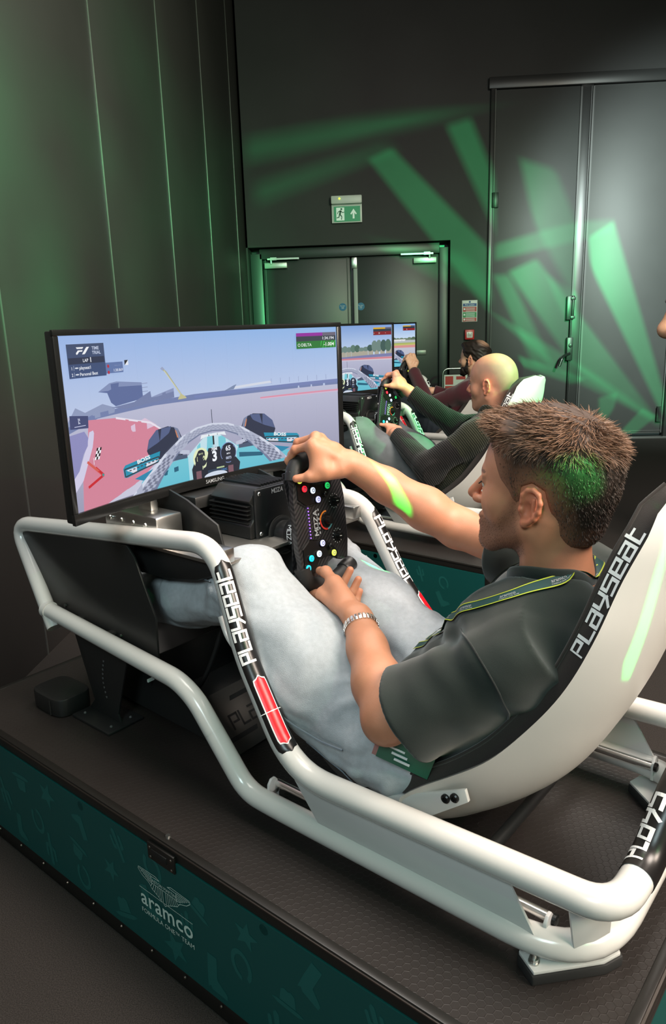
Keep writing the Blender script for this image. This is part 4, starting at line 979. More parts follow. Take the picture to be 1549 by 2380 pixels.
def pic_main():
    p = Pic(); hv = .555; sky_ground(p, hv)
    # distant stand, sheds, wall
    p.poly([(0, .50), (.09, .55), (.16, .56), (.45, .585), (1, .588), (1, .555), (.6, .545), (.3, .545), (.1, .52), (0, .46)], (110, 124, 168))
    p.poly([(.0, .52), (.03, .60), (.06, .565), (.12, .60), (.16, .57), (.16, .54), (0, .50)], (138, 150, 184))
    p.poly([(.110, .672), (.150, .716), (.175, .722), (.262, .700), (.262, .60), (.165, .575), (.150, .60), (.140, .66)], (88, 104, 152)); p.poly([(.110, .672), (.150, .716), (.175, .722), (.262, .700), (.262, .682), (.17, .69), (.145, .672)], (126, 140, 180))
    for k in range(4): p.rect(.262, .69-.025*k, .282, .694-.025*k, (140, 150, 184))
    p.poly([(.150, .57), (.23, .585), (.29, .64), (.292, .60), (.375, .635), (.375, .58), (.2, .55)], (112, 124, 164)); p.poly([(.29, .60), (.375, .642), (.375, .62), (.30, .595)], (134, 146, 184))
    p.poly([(.57, .588), (.60, .608), (.74, .625), (.75, .610), (.60, .590)], (206, 212, 226)); p.poly([(.565, .585), (.60, .615), (.612, .622), (.60, .588)], (118, 134, 168))
    for k in range(7): p.rect(.745+.035*k, .60, .747+.035*k, .64, (150, 164, 200))
    p.poly([(.45, .575), (1, .598), (1, .572), (.45, .558)], (112, 126, 176))
    p.band([(.338, .772), (.352, .75), (.402, .59)], .006, (166, 170, 150)); p.band([(.345, .76), (.402, .59)], .0025, (210, 208, 170)); p.poly([(.332, .775), (.340, .785), (.348, .768), (.338, .762)], (150, 160, 190)); p.poly([(.390, .572), (.40, .60), (.418, .575), (.42, .565), (.388, .562)], (190, 186, 140))
    # run-off and kerbs
    p.poly([(.066, .52), (.16, .505), (.28, .44), (.318, .385), (.30, .20), (.225, .085), (.10, .0), (.02, .0), (.03, .20), (.055, .32)], (206, 128, 150))
    p.poly([(.195, .43), (.262, .475), (.302, .42), (.25, .395), (.205, .405)], (214, 190, 212)); p.poly([(.22, .085), (.31, .20), (.31, .10), (.28, .02), (.10, .0)], (196, 196, 216))
    p.poly([(.0, .45), (.05, .46), (.066, .40), (.04, .33), (.02, .24), (.0, .20)], (136, 136, 186)); p.poly([(.0, .20), (.02, .24), (.055, .38), (.066, .45), (.085, .46), (.072, .36), (.03, .18), (.0, .12)], (204, 200, 226))
    p.band([(.16, .505), (.28, .44), (.318, .385)], .006, (226, 220, 232)); p.band([(.70, .505), (1.0, .512)], .006, (214, 140, 164)); p.band([(.70, .498), (1.0, .500)], .003, (206, 180, 204))
    p.poly([(.006, .485), (.065, .475), (.068, .545), (.008, .562)], (58, 68, 112)); p.text('MSC', .022, .508, .032, (214, 220, 240), 'LEFT', .02); p.rect(.018, .492, .058, .496, (190, 196, 224))
    car(p)
    # track map
    p.band([(.045, .285), (.09, .19), (.095, .18)], .008, (206, 90, 80)); p.band([(.095, .185), (.04, .135)], .008, (198, 24, 40)); p.band([(.07, .24), (.095, .185)], .008, (198, 24, 40)); p.poly([(.090, .20), (.098, .185), (.090, .175)], (40, 150, 150))
    for i in range(3):
        for j in range(4): p.poly([(.069+.0055*i+.003*j, .285+.017*j), (.0745+.0055*i+.003*j, .285+.017*j), (.0775+.0055*i+.003*j, .302+.017*j), (.072+.0055*i+.003*j, .302+.017*j)], (14, 16, 24) if (i+j) % 2 else (236, 238, 244))
    p.rect(.0655, .26, .067, .30, (230, 230, 240))
    # left panel
    p.rect(.018, .765, .139, .953, (52, 74, 118), (58, 72, 104)); p.rect(.020, .843, .137, .878, (34, 44, 72)); p.rect(.139, .775, .197, .838, (92, 114, 164))
    p.poly([(.028, .895), (.046, .935), (.078, .935), (.074, .926), (.051, .926), (.037, .895)], (236, 238, 242)); p.poly([(.043, .895), (.054, .918), (.070, .918), (.067, .910), (.058, .910), (.051, .895)], (236, 238, 242)); p.poly([(.066, .895), (.082, .935), (.091, .935), (.075, .895)], (236, 238, 242))
    p.text('TIME', .099, .918, .018, (180, 190, 214), 'LEFT', .03); p.text('TRIAL', .099, .893, .018, (180, 190, 214), 'LEFT', .03)
    p.text('LAP', .066, .852, .018, (230, 234, 242), 'LEFT', .01); p.text('1', .088, .850, .026, (240, 242, 246), 'LEFT', .03)
    for k, (a, b) in enumerate((('1', 'playseat1'), ('2', 'Personal Best'))):
        v = .812-.036*k; p.text(a, .026, v, .017, (226, 230, 240)); p.rect(.0345, v-.004, .0353, v+.022, (190, 200, 220)); p.ell(.044, v+.009, .006, .004, (210, 216, 226)); p.text(b, .052, v, .018, (232, 236, 244), 'LEFT', .01)
        p.ell(.147, v+.005, .0035, .010, (176, 36, 60))
    p.text('1:38.869', .163, .783, .016, (214, 220, 236)); p.text('- : - - . - - -', .168, .816, .008, (200, 206, 226)); p.poly([(.203, .815), (.216, .815), (.216, .845), (.203, .845)], (226, 230, 238)); p.poly([(.203, .815), (.203, .845), (.216, .845)], (22, 26, 38))
    hud_right(p, (140, 20, 150), '1:34.194', '-1.004', 'DELTA', False)
    return p
def pic_second():
    p = Pic(); hv = .52; sky_ground(p, hv)
    R = random.Random(3)
    for k in range(12): p.rect(k/12, hv, (k+1)/12, 1, (196, 214, 236), (124, 158, 214))
    p.poly([(0, .52), (0, .60), (.4, .62), (.7, .61), (1, .66), (1, .53)], (168, 164, 150))
    for k in range(26):
        u = .02+.038*k; h = R.uniform(.05, .10)+(.08 if u > .85 else 0); p.ell(u, .615+h*.4, .026, h*.6, R.choice([(74, 104, 92), (92, 122, 110), (60, 88, 84), (108, 132, 126)]), 10)
    p.poly([(0, .50), (1, .505), (1, .555), (.6, .535), (0, .53)], (120, 124, 168)); p.poly([(.3, .50), (1, .47), (1, .50), (.4, .515)], (206, 128, 140)); p.poly([(.3, .49), (1, .455), (1, .47)], (214, 202, 210))
    car(p, .60); hud_right(p, (206, 160, 40), '1:38.0', '+4.862', 'DELTA', True)
    return p
def pic_third():
    p = Pic(); hv = .50; sky_ground(p, hv)
    for k in range(12): p.rect(k/12, hv, (k+1)/12, 1, (214, 226, 238), (132, 172, 222)); p.rect(k/12, 0, (k+1)/12, hv, (168, 172, 190), (190, 190, 202))
    R = random.Random(4)
    for k in range(20): p.ell(.03+.05*k, .64, .03, R.uniform(.03, .06), R.choice([(84, 104, 84), (104, 122, 100)]), 10)
    p.rect(0, .555, 1, .62, (176, 180, 184)); p.rect(0, .50, 1, .56, (196, 190, 110), (150, 168, 96)); p.poly([(.2, .46), (1, .44), (1, .50), (0, .50)], (206, 140, 140))
    for k in range(3): p.rect(.1+.3*k, .60, .28+.3*k, .64, (220, 220, 222))
    car(p, .62); hud_right(p, (206, 160, 40), '1:36.5', '+2.31', 'DELTA', True)
    return p
def make_monitor(pic, strength):
    t = empty('curved_monitor')
    def slab(y0, y1, z0, z1, x0, x1, n=24):
        mb = MB(); V = []
        for k in range(n+1):
            y = y0+(y1-y0)*k/n; c = -1.177+y*y/(2*SR)
            V += [(c+x1, y, z0), (c+x1, y, z1), (c+x0, y, z1), (c+x0, y, z0)]
        F = [(4*k+j, 4*k+(j+1) % 4, 4*k+4+(j+1) % 4, 4*k+4+j) for k in range(n) for j in range(4)]+[(0, 1, 2, 3), tuple(4*n+j for j in (3, 2, 1, 0))]
        return mb.add(V, F)
    slab(-.437, .437, .624, 1.007, -.028, -.002).build('rear_case', M_black, t, bevel=.004)
    b = slab(-.438, .438, .622, .646, -.006, .006); c = slab(-.438, .438, .997, 1.009, -.006, .004)
    b.add(c.v, c.f)
    for y0, y1 in ((-.438, -.424), (.424, .438)): q = slab(y0, y1, .646, .997, -.006, .004, 2); b.add(q.v, q.f)
    bz = b.build('bezel', mat('black_bezel', (.010, .010, .010, 1), .22), t, bevel=.0015)
    v, f = font('SAMSUNG', .0095, .012, 'CENTER'); k = .060/fwidth(v)
    MB().add([(-1.177+.0066+(a*k)**2/(2*SR), a*k, .629+b_*k) for a, b_ in v], f).build('bezel_lettering', mat('grey_print', (.35, .36, .38, 1), .5), bz)
    MB().box((-1.215, 0, .80), (.04, .16, .16)).build('mount_plate', M_panel, t, bevel=.003)
    pic.build(t, strength)
    return t
# ------------------------------------------------------------------ smooth bodies: blended distance fields meshed with surface nets
class Field:
    disp = None
    def __init__(s): s.p = []
    def _a(s, fn, c, R, k, op): s.p.append((fn, np.asarray(c, float), float(R), float(k), op)); return s
    def rc(s, a, b, ra, rb=None, k=.01, op='+'):
        rb = ra if rb is None else rb; a = np.asarray(a, float); b = np.asarray(b, float); d = b-a; L2 = d@d+1e-12
        def fn(P):
            t = np.clip(((P-a)@d)/L2, 0, 1); return np.linalg.norm(P-a-t[:, None]*d, axis=1)-(ra+(rb-ra)*t)
        return s._a(fn, (a+b)/2, math.sqrt(L2)/2+max(ra, rb), k, op)
    def chain(s, pts, rs, k=.01, op='+'):
        for (a, b), (ra, rb) in zip(zip(pts, pts[1:]), zip(rs, rs[1:])): s.rc(a, b, ra, rb, k, op)
        return s
    def sph(s, c, r, k=.01, op='+'):
        c = np.asarray(c, float); return s._a(lambda P: np.linalg.norm(P-c, axis=1)-r, c, r, k, op)
    def ell(s, c, r, k=.01, op='+', R=None):
        c = np.asarray(c, float); r = np.asarray(r, float); R = np.eye(3) if R is None else np.asarray(R, float)
        def fn(P):
            q = (P-c)@R.T; k0 = np.linalg.norm(q/r, axis=1); k1 = np.linalg.norm(q/(r*r), axis=1)+1e-9; return np.where(k0 < 1e-3, -r.min(), k0*(k0-1)/k1)
        return s._a(fn, c, r.max(), k, op)
    def sleeve(s, a, b, ra, rb, k=.02, rnd=.01):
        """tapered tube with a cut end at b"""
        a = np.asarray(a, float); b = np.asarray(b, float); d = b-a; L = np.linalg.norm(d); d = d/L
        def fn(P):
            t = (P-a)@d; r = np.linalg.norm(P-a-t[:, None]*d, axis=1); q = np.clip(t/L, 0, 1); u = r-(ra+(rb-ra)*q); v = t-L
            o = np.maximum(np.hypot(np.maximum(u+rnd, 0), np.maximum(v+rnd, 0))+np.minimum(np.maximum(u, v)+rnd, 0)-rnd, -t-ra)
            return o
        return s._a(fn, (a+b)/2, L/2+max(ra, rb)*1.5, k, '+')
    def cut(s, fn, c, R, k=.004): return s._a(fn, c, R, k, 'x')
    def eval(s, P, idx=None):
        d = np.full(len(P), 1.0)
        for i in (range(len(s.p)) if idx is None else idx):
            fn, c, R, k, op = s.p[i]; e = fn(P)
            if op == '+': h = np.maximum(k-np.abs(d-e), 0)/k; d = np.minimum(d, e)-h*h*k*.25
            else:
                if op == '-': e = -e
                h = np.maximum(k-np.abs(d-e), 0)/k; d = np.maximum(d, e)+h*h*k*.25
        return d
    def ev(s, P): return s.eval(P)-s.disp(P) if s.disp else s.eval(P)
    def mesh(s, h, disp=None, amp=0.0, B=16):
        lo = np.min([p[1]-p[2] for p in s.p if p[4] == '+'], 0)-3*h-amp; hi = np.max([p[1]+p[2] for p in s.p if p[4] == '+'], 0)+3*h+amp
        nb = np.ceil((hi-lo)/(B*h)).astype(int); diag = B*h*.5*1.7321
        VK, VP, QK = [], [], []
        g = np.arange(B+1); G = np.stack(np.meshgrid(g, g, g, indexing='ij'), -1).reshape(-1, 3)
        S = int(max(nb)*B+8)
        pc = np.array([p[1] for p in s.p]); pr_ = np.array([p[2]+p[3] for p in s.p])
        bi = np.stack(np.meshgrid(*[np.arange(n) for n in nb], indexing='ij'), -1).reshape(-1, 3)
        cen = lo+(bi+.5)*B*h
        for b, c in zip(bi, cen):
            idx = np.nonzero(np.linalg.norm(pc-c, axis=1) < pr_+diag+amp+.035)[0]
            if not len(idx): continue
            d0 = s.eval(c[None], idx)[0]
            if abs(d0) > diag*1.4+amp+.02: continue
            P = lo+(b*B+G)*h; D = s.eval(P, idx)
            if disp is not None: D = D-disp(P)
            if D.min() > 0 or D.max() < 0: continue
            D = D.reshape(B+1, B+1, B+1); base = b*B
            neg = D < 0
            cs = sum(neg[i:B+i, j:B+j, k:B+k].astype(np.int8) for i in (0, 1) for j in (0, 1) for k in (0, 1))
            cell = np.argwhere((cs > 0) & (cs < 8))
            if len(cell):
                acc = np.zeros((len(cell), 3)); cnt = np.zeros(len(cell))
                for ax in range(3):
                    o = [x for x in range(3) if x != ax]
                    for a in (0, 1):
                        for e in (0, 1):
                            p0 = cell.copy(); p0[:, o[0]] += a; p0[:, o[1]] += e; p1 = p0.copy(); p1[:, ax] += 1
                            v0 = D[p0[:, 0], p0[:, 1], p0[:, 2]]; v1 = D[p1[:, 0], p1[:, 1], p1[:, 2]]; m = (v0 < 0) != (v1 < 0)
                            t = np.where(m, v0/np.where(m, v0-v1, 1), 0); q = p0.astype(float); q[:, ax] += t; acc[m] += q[m]; cnt[m] += 1
                VP.append(lo+(base+acc/cnt[:, None])*h); cc = base+cell; VK.append((cc[:, 0]*S+cc[:, 1])*S+cc[:, 2])
            for ax in range(3):
                o = [(ax+1) % 3, (ax+2) % 3]; sl0 = [slice(0, B)]*3; sl1 = list(sl0); sl1[ax] = slice(1, B+1)
                n0, n1 = neg[tuple(sl0)], neg[tuple(sl1)]; e = np.argwhere(n0 != n1)
                if not len(e): continue
                fl = n0[e[:, 0], e[:, 1], e[:, 2]]; q = []
                for a, b_ in ((-1, -1), (0, -1), (0, 0), (-1, 0)):
                    p = base+e; p = p.copy(); p[:, o[0]] += a; p[:, o[1]] += b_; q.append((p[:, 0]*S+p[:, 1])*S+p[:, 2])
                q = np.stack(q, 1); q[~fl] = q[~fl][:, ::-1]; QK.append(q)
        VK = np.concatenate(VK); VP = np.concatenate(VP); QK = np.concatenate(QK)
        od = np.argsort(VK); VK = VK[od]; VP = VP[od]; ix = np.searchsorted(VK, QK); ix = np.minimum(ix, len(VK)-1)
        ok = (VK[ix] == QK).all(1); return VP, ix[ok]
    def grad(s, P, e=.0015):
        G = np.stack([s.ev(P+np.eye(3)[i]*e)-s.ev(P-np.eye(3)[i]*e) for i in range(3)], 1); return G/(np.linalg.norm(G, axis=1, keepdims=True)+1e-9)
    def snap(s, P, lift=0.0, it=6):
        P = np.array(P, float)
        for _ in range(it): P = P-(s.ev(P)-lift)[:, None]*s.grad(P)
        return P, s.grad(P)
def wobble(seed, freqs, amps):
    R = np.random.default_rng(seed); W = [(R.normal(size=(3,)), R.uniform(0, 6.28), R.normal(size=(3,)), R.uniform(0, 6.28)) for _ in freqs]
    W = [(a/np.linalg.norm(a), b, c/np.linalg.norm(c), d) for a, b, c, d in W]
    def f(P):
        o = 0
        for (a, b, c, d), w, m in zip(W, freqs, amps): o = o+m*np.sin(w*(P@a)+b+1.6*np.sin(.6*w*(P@c)+d))
        return o
    return f
def polysd(poly):
    A = np.asarray(poly, float); Bq = np.roll(A, -1, 0)
    def f(Q):
        dmin = np.full(len(Q), 9.); ins = np.zeros(len(Q), bool)
        for a, b in zip(A, Bq):
            e = b-a; w = Q-a; t = np.clip((w@e)/(e@e), 0, 1); dmin = np.minimum(dmin, np.linalg.norm(w-t[:, None]*e, axis=1))
            c = ((a[1] > Q[:, 1]) != (b[1] > Q[:, 1])) & (Q[:, 0] < (b[0]-a[0])*(Q[:, 1]-a[1])/(b[1]-a[1]+1e-12)+a[0]); ins ^= c
        return np.where(ins, -dmin, dmin)
    return f
HAIRLINE = polysd([(.120, .088), (.080, .078), (.062, .050), (.046, .022), (.030, .006), (.022, -.020), (.010, -.020), (.006, .018), (-.010, .028), (-.030, .020), (-.040, -.012), (-.050, -.048), (-.070, -.070), (-.2, -.074), (-.2, .3), (.120, .3)])
BEARD = polysd([(.026, .004), (.034, -.02), (.050, -.048), (.078, -.052), (.125, -.046), (.125, -.13), (.03, -.135), (-.012, -.095), (.004, -.03), (.016, .004)])
class Head:
    def __init__(s, pos, scale=1.0, yaw=0, pitch=0, roll=0):
        """yaw turns the face towards +y, pitch raises it"""
        M_ = Matrix.Rotation(math.radians(-yaw), 3, 'Z') @ Matrix.Rotation(math.radians(pitch), 3, 'Y') @ Matrix.Rotation(math.radians(roll), 3, 'X')
        s.F = np.array(M_ @ Vector((-1, 0, 0))); s.L = np.array(M_ @ Vector((0, -1, 0))); s.U = np.array(M_ @ Vector((0, 0, 1))); s.o = np.asarray(pos, float); s.k = scale; s.R = np.stack([s.F, s.L, s.U])
    def w(s, f, l, u): return s.o+s.k*(f*s.F+l*s.L+u*s.U)
    def loc(s, P): return (np.asarray(P)-s.o)@s.R.T/s.k
    def add(s, g, neck):
        k_ = s.k; w = s.w
        E = lambda c, r, k, op='+': g.ell(w(*c), np.array(r)*k_, k*k_, op, s.R)
        RC = lambda a, b, ra, rb, k, op='+': g.rc(w(*a), w(*b), ra*k_, rb*k_, k*k_, op)
        SP = lambda c, r, k, op='+': g.sph(w(*c), r*k_, k*k_, op)
        E((-.012, 0, .040), (.098, .076, .088), .01); E((.036, 0, .034), (.060, .063, .068), .03); E((-.05, 0, .0), (.054, .060, .06), .03)
        E((.044, 0, -.03), (.047, .055, .066), .03)
        for q in (-1, 1):
            RC((-.004, q*.051, -.052), (.066, q*.017, -.102), .016, .014, .03); E((.052, q*.042, -.027), (.027, .022, .026), .02)
        SP((.078, 0, -.103), .0165, .02); E((.070, 0, -.068), (.023, .030, .030), .02)
        RC((.084, -.028, .017), (.084, .028, .017), .010, .010, .015)
        for q in (-1, 1): SP((.101, q*.033, -.001), .016, .012, '-')
        for q in (-1, 1): E((.0785, q*.0315, .0050), (.0135, .0150, .0095), .004); E((.0765, q*.0315, -.0090), (.0125, .014, .0065), .004)
        for q in (-1, 1): RC((.096, q*.016, .017), (.083, q*.046, .014), .0048, .003, .006)
        RC((.090, 0, .016), (.1145, 0, -.022), .0080, .0088, .010); SP((.1200, 0, -.031), .0092, .007); RC((.100, 0, -.042), (.112, 0, -.038), .006, .006, .006)
        for q in (-1, 1): E((.103, q*.0115, -.0365), (.0115, .0075, .0075), .006); SP((.109, q*.006, -.0435), .0035, .003, '-')
        E((.0915, 0, -.0620), (.0085, .021, .0055), .006); E((.0900, 0, -.0745), (.0085, .018, .0065), .006); RC((.100, -.02, -.0680), (.100, .02, -.0680), .0018, .0018, .003, '-')
        g.rc(w(-.026, 0, -.045), neck, .056*k_, .058*k_, .03*k_)
        for q in (-1, 1): RC((-.03, q*.05, -.03), (-.01, q*.03, -.14), .014, .011, .02)
        for q in (-1, 1):       # ears
            e = lambda a, b, o=0.: (-.010+a*.9, q*(.0740+o*.95+max(0, -.34*a)), -.010+b*.87)
            E(e(-.003, .0, .000), (.019, .0055, .027), .006)
            pts = [(.012, .008), (.012, .020), (.005, .030), (-.006, .033), (-.017, .028), (-.023, .014), (-.022, -.002), (-.016, -.016), (-.007, -.026)]
            for (a, b), (c, d) in zip(pts, pts[1:]): RC(e(a, b, .004), e(c, d, .004), .0038, .0038, .004)
            SP(e(.003, -.031, .001), .0075, .006); E(e(.001, -.003, .011), (.0095, .0090, .0140), .003, '-'); E(e(-.006, .020, .010), (.008, .005, .006), .003, '-')
            RC(e(-.010, .016, .004), e(-.011, -.010, .004), .0028, .0028, .003); SP(e(.012, -.007, .003), .0048, .004)
        return g
SKIN = np.array(lin((192, 132, 102)))
def skin_colours(V, H, base, red=1.0, beard=0.0, bald=0.0, hairc=(.02, .013, .01), lips=True):
    c = np.repeat(np.asarray(base, float)[None], len(V), 0); q = H.loc(V); fu = q[:, [0, 2]]
    nearh = (np.abs(q) < .16).all(1)
    def mix(m, col, w): 
        w = (np.clip(m, 0, 1)*w)[:, None]; return c*(1-w)+np.asarray(col)*w
    ear = np.clip(1-np.linalg.norm((q-[-.012, 0, -.012])*[1, 0, 1], axis=1)/.045, 0, 1)*(np.abs(q[:, 1]) > .072)*nearh
    c = mix(ear*2, np.asarray(base)*[1.08, .72, .66], .7)
    nose = np.clip(1-np.linalg.norm(q-[.112, 0, -.034], axis=1)/.03, 0, 1); c = mix(nose*1.5, np.asarray(base)*[1.05, .72, .66], .6)
    if lips:
        l = np.clip(1-np.linalg.norm((q-[.096, 0, -.068])*[1, .6, 1.25], axis=1)/.016, 0, 1); c = mix(l*2.5, np.asarray(base)*[.85, .52, .50], .8)
    if beard:
        d = BEARD(fu); m = np.clip(-d/.014, 0, 1)*nearh*(q[:, 1]*0+1); m *= 1-np.clip(1-np.linalg.norm((q-[.096, 0, -.068])*[1, .6, 1.2], axis=1)/.013, 0, 1)*.8
        c = mix(m, hairc, beard)
    if bald:
        d = HAIRLINE(fu); m = np.clip(-d/.035, 0, 1)*nearh*np.clip((.115-q[:, 2])/.035, 0, 1); c = mix(m, hairc, bald)
    br = 0
    for s_ in (-1, 1):
        t = (s_*q[:, 1]-.014)/.034; m = (t > -.05) & (t < 1) & (q[:, 0] > .055) & (np.abs(q[:, 2]-(.0185+.003*np.sin(np.clip(t, 0, 1)*2.6))) < .0042*(1.15-.6*np.clip(t, 0, 1)))
        c[m] = c[m]*.35+np.asarray(hairc)*.65
    return c
def finger(g, pts, r0=.0085, r1=.0068, k=.004):
    n = len(pts); rs = np.linspace(r0, r1, n); g.chain(pts, rs, k)
    for p, r in zip(pts[1:-1], rs[1:-1]): g.sph(p, r*1.06, k)
def hand(g, wrist, mcps, fingers, thumb, rw=.029, fk=1.0, web=True):
    """palm from wrist to the four knuckles, each finger its own chain, thumb from the side of the palm"""
    wrist = np.asarray(wrist, float); m = np.asarray(mcps, float)
    across = (m[3]-m[0]); across /= np.linalg.norm(across)
    for i in range(4):
        a = wrist+across*(i-1.5)*.012*fk; g.rc(a, m[i], .0155*fk, .0115*fk, .014)
        g.sph(m[i], .0112*fk, .006)
    for i in range(3): g.rc(m[i]*.5+wrist*.5, m[i+1]*.5+wrist*.5, .0135*fk, .0135*fk, .014)
    for i in range(3): g.rc(m[i], m[i+1], .0095*fk, .0095*fk, .008)
    for i, f in enumerate(fingers):
        finger(g, [m[i]]+list(f), (.0098, .0100, .0095, .0082)[i]*fk, (.0075, .0077, .0073, .0064)[i]*fk)
    t = [np.asarray(p, float) for p in thumb]
    g.rc(wrist*.7+t[0]*.3, t[1], .0165*fk, .0120*fk, .016); g.rc(t[0], t[1], .0185*fk, .0122*fk, .016); g.chain(t[1:], np.linspace(.0118, .0085, len(t)-1)*fk, .005)
    g.rc(t[1]*.75+m[0]*.25, m[0]*.75+t[1]*.25, .0105*fk, .0095*fk, .016)
    if web: g.rc(m[0]*.9+t[2]*.1, t[2]*.62+t[1]*.38, .0100*fk, .0105*fk, .018).rc(m[0]*.72+wrist*.28, t[1]*.8+m[0]*.2, .0125*fk, .0125*fk, .02)
    g.sph(t[-2], .0112*fk, .005)
def nails(t, tips, normals, m):
    for p, n in zip(tips, normals):
        n = Vector(n).normalized(); M_ = n.to_track_quat('Z', 'Y').to_matrix()
        MB().box(tuple(p), (.008, .010, .0012), M_).build('nail', m, t, bevel=.0005)
def strands(name, roots, dirs, lens, parent, m, cols, droop=None, w=.0006, seg=3, curl=.25, seed=1):
    R = np.random.default_rng(seed); n = len(roots); d = dirs/np.linalg.norm(dirs, axis=1, keepdims=True); P = roots.copy(); rows = []
    side = np.cross(d, R.normal(size=(n, 3))); side /= np.linalg.norm(side, axis=1, keepdims=True)+1e-9
    for k in range(seg+1):
        ww = w*(1-k/seg*.85); rows.append((P+side*ww, P-side*ww)); d = d+curl*R.normal(size=(n, 3))*.35
        if droop is not None: d = d+droop
        d /= np.linalg.norm(d, axis=1, keepdims=True); P = P+d*(lens/seg)[:, None]
    V = np.stack([x for r in rows for x in r], 1); K = 2*(seg+1)
    F = np.concatenate([np.stack([np.arange(n)*K+2*k+j for j in (0, 1, 3, 2)], 1) for k in range(seg)])
    col = np.repeat(cols[:, None], K, 1)*np.linspace(.85, 1.25, K)[None, :, None]
    return mk(name, V.reshape(-1, 3), F, m, parent, True, 'stuff', col.reshape(-1, 3))
M_skin = attr_mat('skin', .48, bump=.12, bscale=700, sss=.12, noise=.06, nscale=45, spec=.45)
M_hair = attr_mat('hair', .55, spec=.35)
M_cloth = lambda n, c, **k: mat(n, c, .9, spec=.2, bump=.25, bscale=1400, sheen=.25, noise=.10, nscale=9, **k)
M_eye = mat('eye_white', (.55, .53, .5, 1), .15); M_iris = mat('eye_iris', (.03, .025, .02, 1), .1); M_nail = mat('nail', (.55, .30, .25, 1), .3)
M_brow = mat('lash_dark', (.02, .014, .011, 1), .7)
def eyes(H, t):
    for q in (-1, 1):
        c = H.w(.0790, q*.0315, -.0010); r = .0118*H.k
        e = MB().lathe(tuple(c-H.F*r), tuple(H.F), [(r-r*math.cos(a), r*math.sin(a)) for a in np.linspace(.001, PI-.001, 14)], 20).build('eye', M_eye, t, smooth=True, angle=3)
        MB().lathe(tuple(c+H.F*r*.90), tuple(H.F), [(0, r*.46), (r*.10, r*.36), (r*.13, .0002)], 16).build('iris', M_iris, e, smooth=True, angle=3)
        L = Path([tuple(H.w(.0915-.0005*abs(x-.0315)*40, q*x, .0015-abs(x-.0315)*.20)) for x in (.019, .025, .0315, .038, .044)], 0, step=.003)
        tube('eyelash', L, .0011*H.k, M_brow, t, n=6)
def hairfield(H, top=1.0, thick=.012):
    g = Field(); w = H.w; k = H.k
    E = lambda c, r, kk: g.ell(w(*c), np.array(r)*k, kk*k, '+', H.R)
    E((-.012, 0, .041), (.1005, .0785, .0905), .01); E((-.05, 0, .0), (.0565, .0625, .062), .03); E((.036, 0, .035), (.0615, .0645, .0695), .03)
    if top: E((-.004, 0, .064), (.094+thick*.3*top, .074+thick*.5*top, .064+thick*.8*top), .02); E((.062, 0, .094), (.044+.4*thick, .056, .018+thick), .02); E((-.055, 0, .045), (.055, .068, .062), .03)
    E((-.060, 0, -.035), (.044, .052, .052), .02)
    hl = lambda P: HAIRLINE(H.loc(P)[:, [0, 2]])*k+(.0)
    g.cut(hl, H.o, .3, .006*k); return g
# ------------------------------------------------------------------ the three drivers (coordinates of their own simulator)
A3 = lambda *p: [np.array(q, float) for q in p]
RH = dict(wrist=np.array((-.780, .052, .703)), mcp=A3((-.822, -.020, .752), (-.834, .004, .764), (-.842, .028, .757), (-.846, .050, .742)),
          fing=[A3((-.866, -.029, .739), (-.889, -.027, .712), (-.884, -.022, .692)), A3((-.880, -.004, .750), (-.902, -.002, .721), (-.894, .000, .697)), A3((-.884, .021, .742), (-.901, .022, .715), (-.892, .022, .694)), A3((-.882, .044, .728), (-.897, .044, .705), (-.890, .043, .687))],
          thumb=A3((-.784, .018, .694), (-.797, -.010, .689), (-.822, -.036, .684), (-.846, -.052, .680)))
LH = dict(web=False, fk=1.16, wrist=np.array((-.652, -.094, .416)), mcp=A3((-.768, -.070, .434), (-.772, -.047, .414), (-.760, -.028, .400), (-.742, -.012, .391)),
          fing=[A3((-.815, -.040, .418), (-.838, -.008, .402), (-.838, .016, .408)), A3((-.788, -.004, .398), (-.786, .022, .424), (-.776, .040, .458)), A3((-.768, .006, .386), (-.760, .026, .412), (-.753, .040, .440)), A3((-.748, .010, .380), (-.750, .028, .394), (-.749, .040, .413))],
          thumb=A3((-.700, -.078, .436), (-.746, -.052, .461), (-.784, -.036, .474), (-.806, -.030, .4705)))
_W0 = np.array(wheel_m(85.4))
def mapm(M_, p): return M_[:3, :3] @ np.asarray(p)+M_[:3, 3]
def wloc(M_, p): return M_[:3, :3].T @ (np.asarray(p)-M_[:3, 3])
def grip_hand(spin, side, wrist):
    """the same grip on a wheel turned to another angle; side -1 mirrors it to the left grip"""
    M1 = np.array(wheel_m(spin))
    def tr(p):
        q = wloc(_W0, p)
        if side < 0: q = q*np.array([-1, 1, 1])
        return mapm(M1, q)
    return dict(wrist=np.asarray(wrist, float), mcp=[tr(p) for p in RH['mcp']], fing=[[tr(p) for p in f] for f in RH['fing']], thumb=[tr(p) for p in RH['thumb']])
def arm(g, sh, el, wr, ru=.050, re=.043, rf=.046, rw=.030):
    sh, el, wr = (np.asarray(p, float) for p in (sh, el, wr)); d = wr-el
    g.rc(sh, el, ru, re, .02); g.chain([el, el+d*.30, el+d*.66, wr], [re, rf, rf*.80, rw], .02)
    s_ = el-(sh+wr)/2; s_ = s_/(np.linalg.norm(s_)+1e-9); g.sph(el+s_*.012, re*.82, .02)
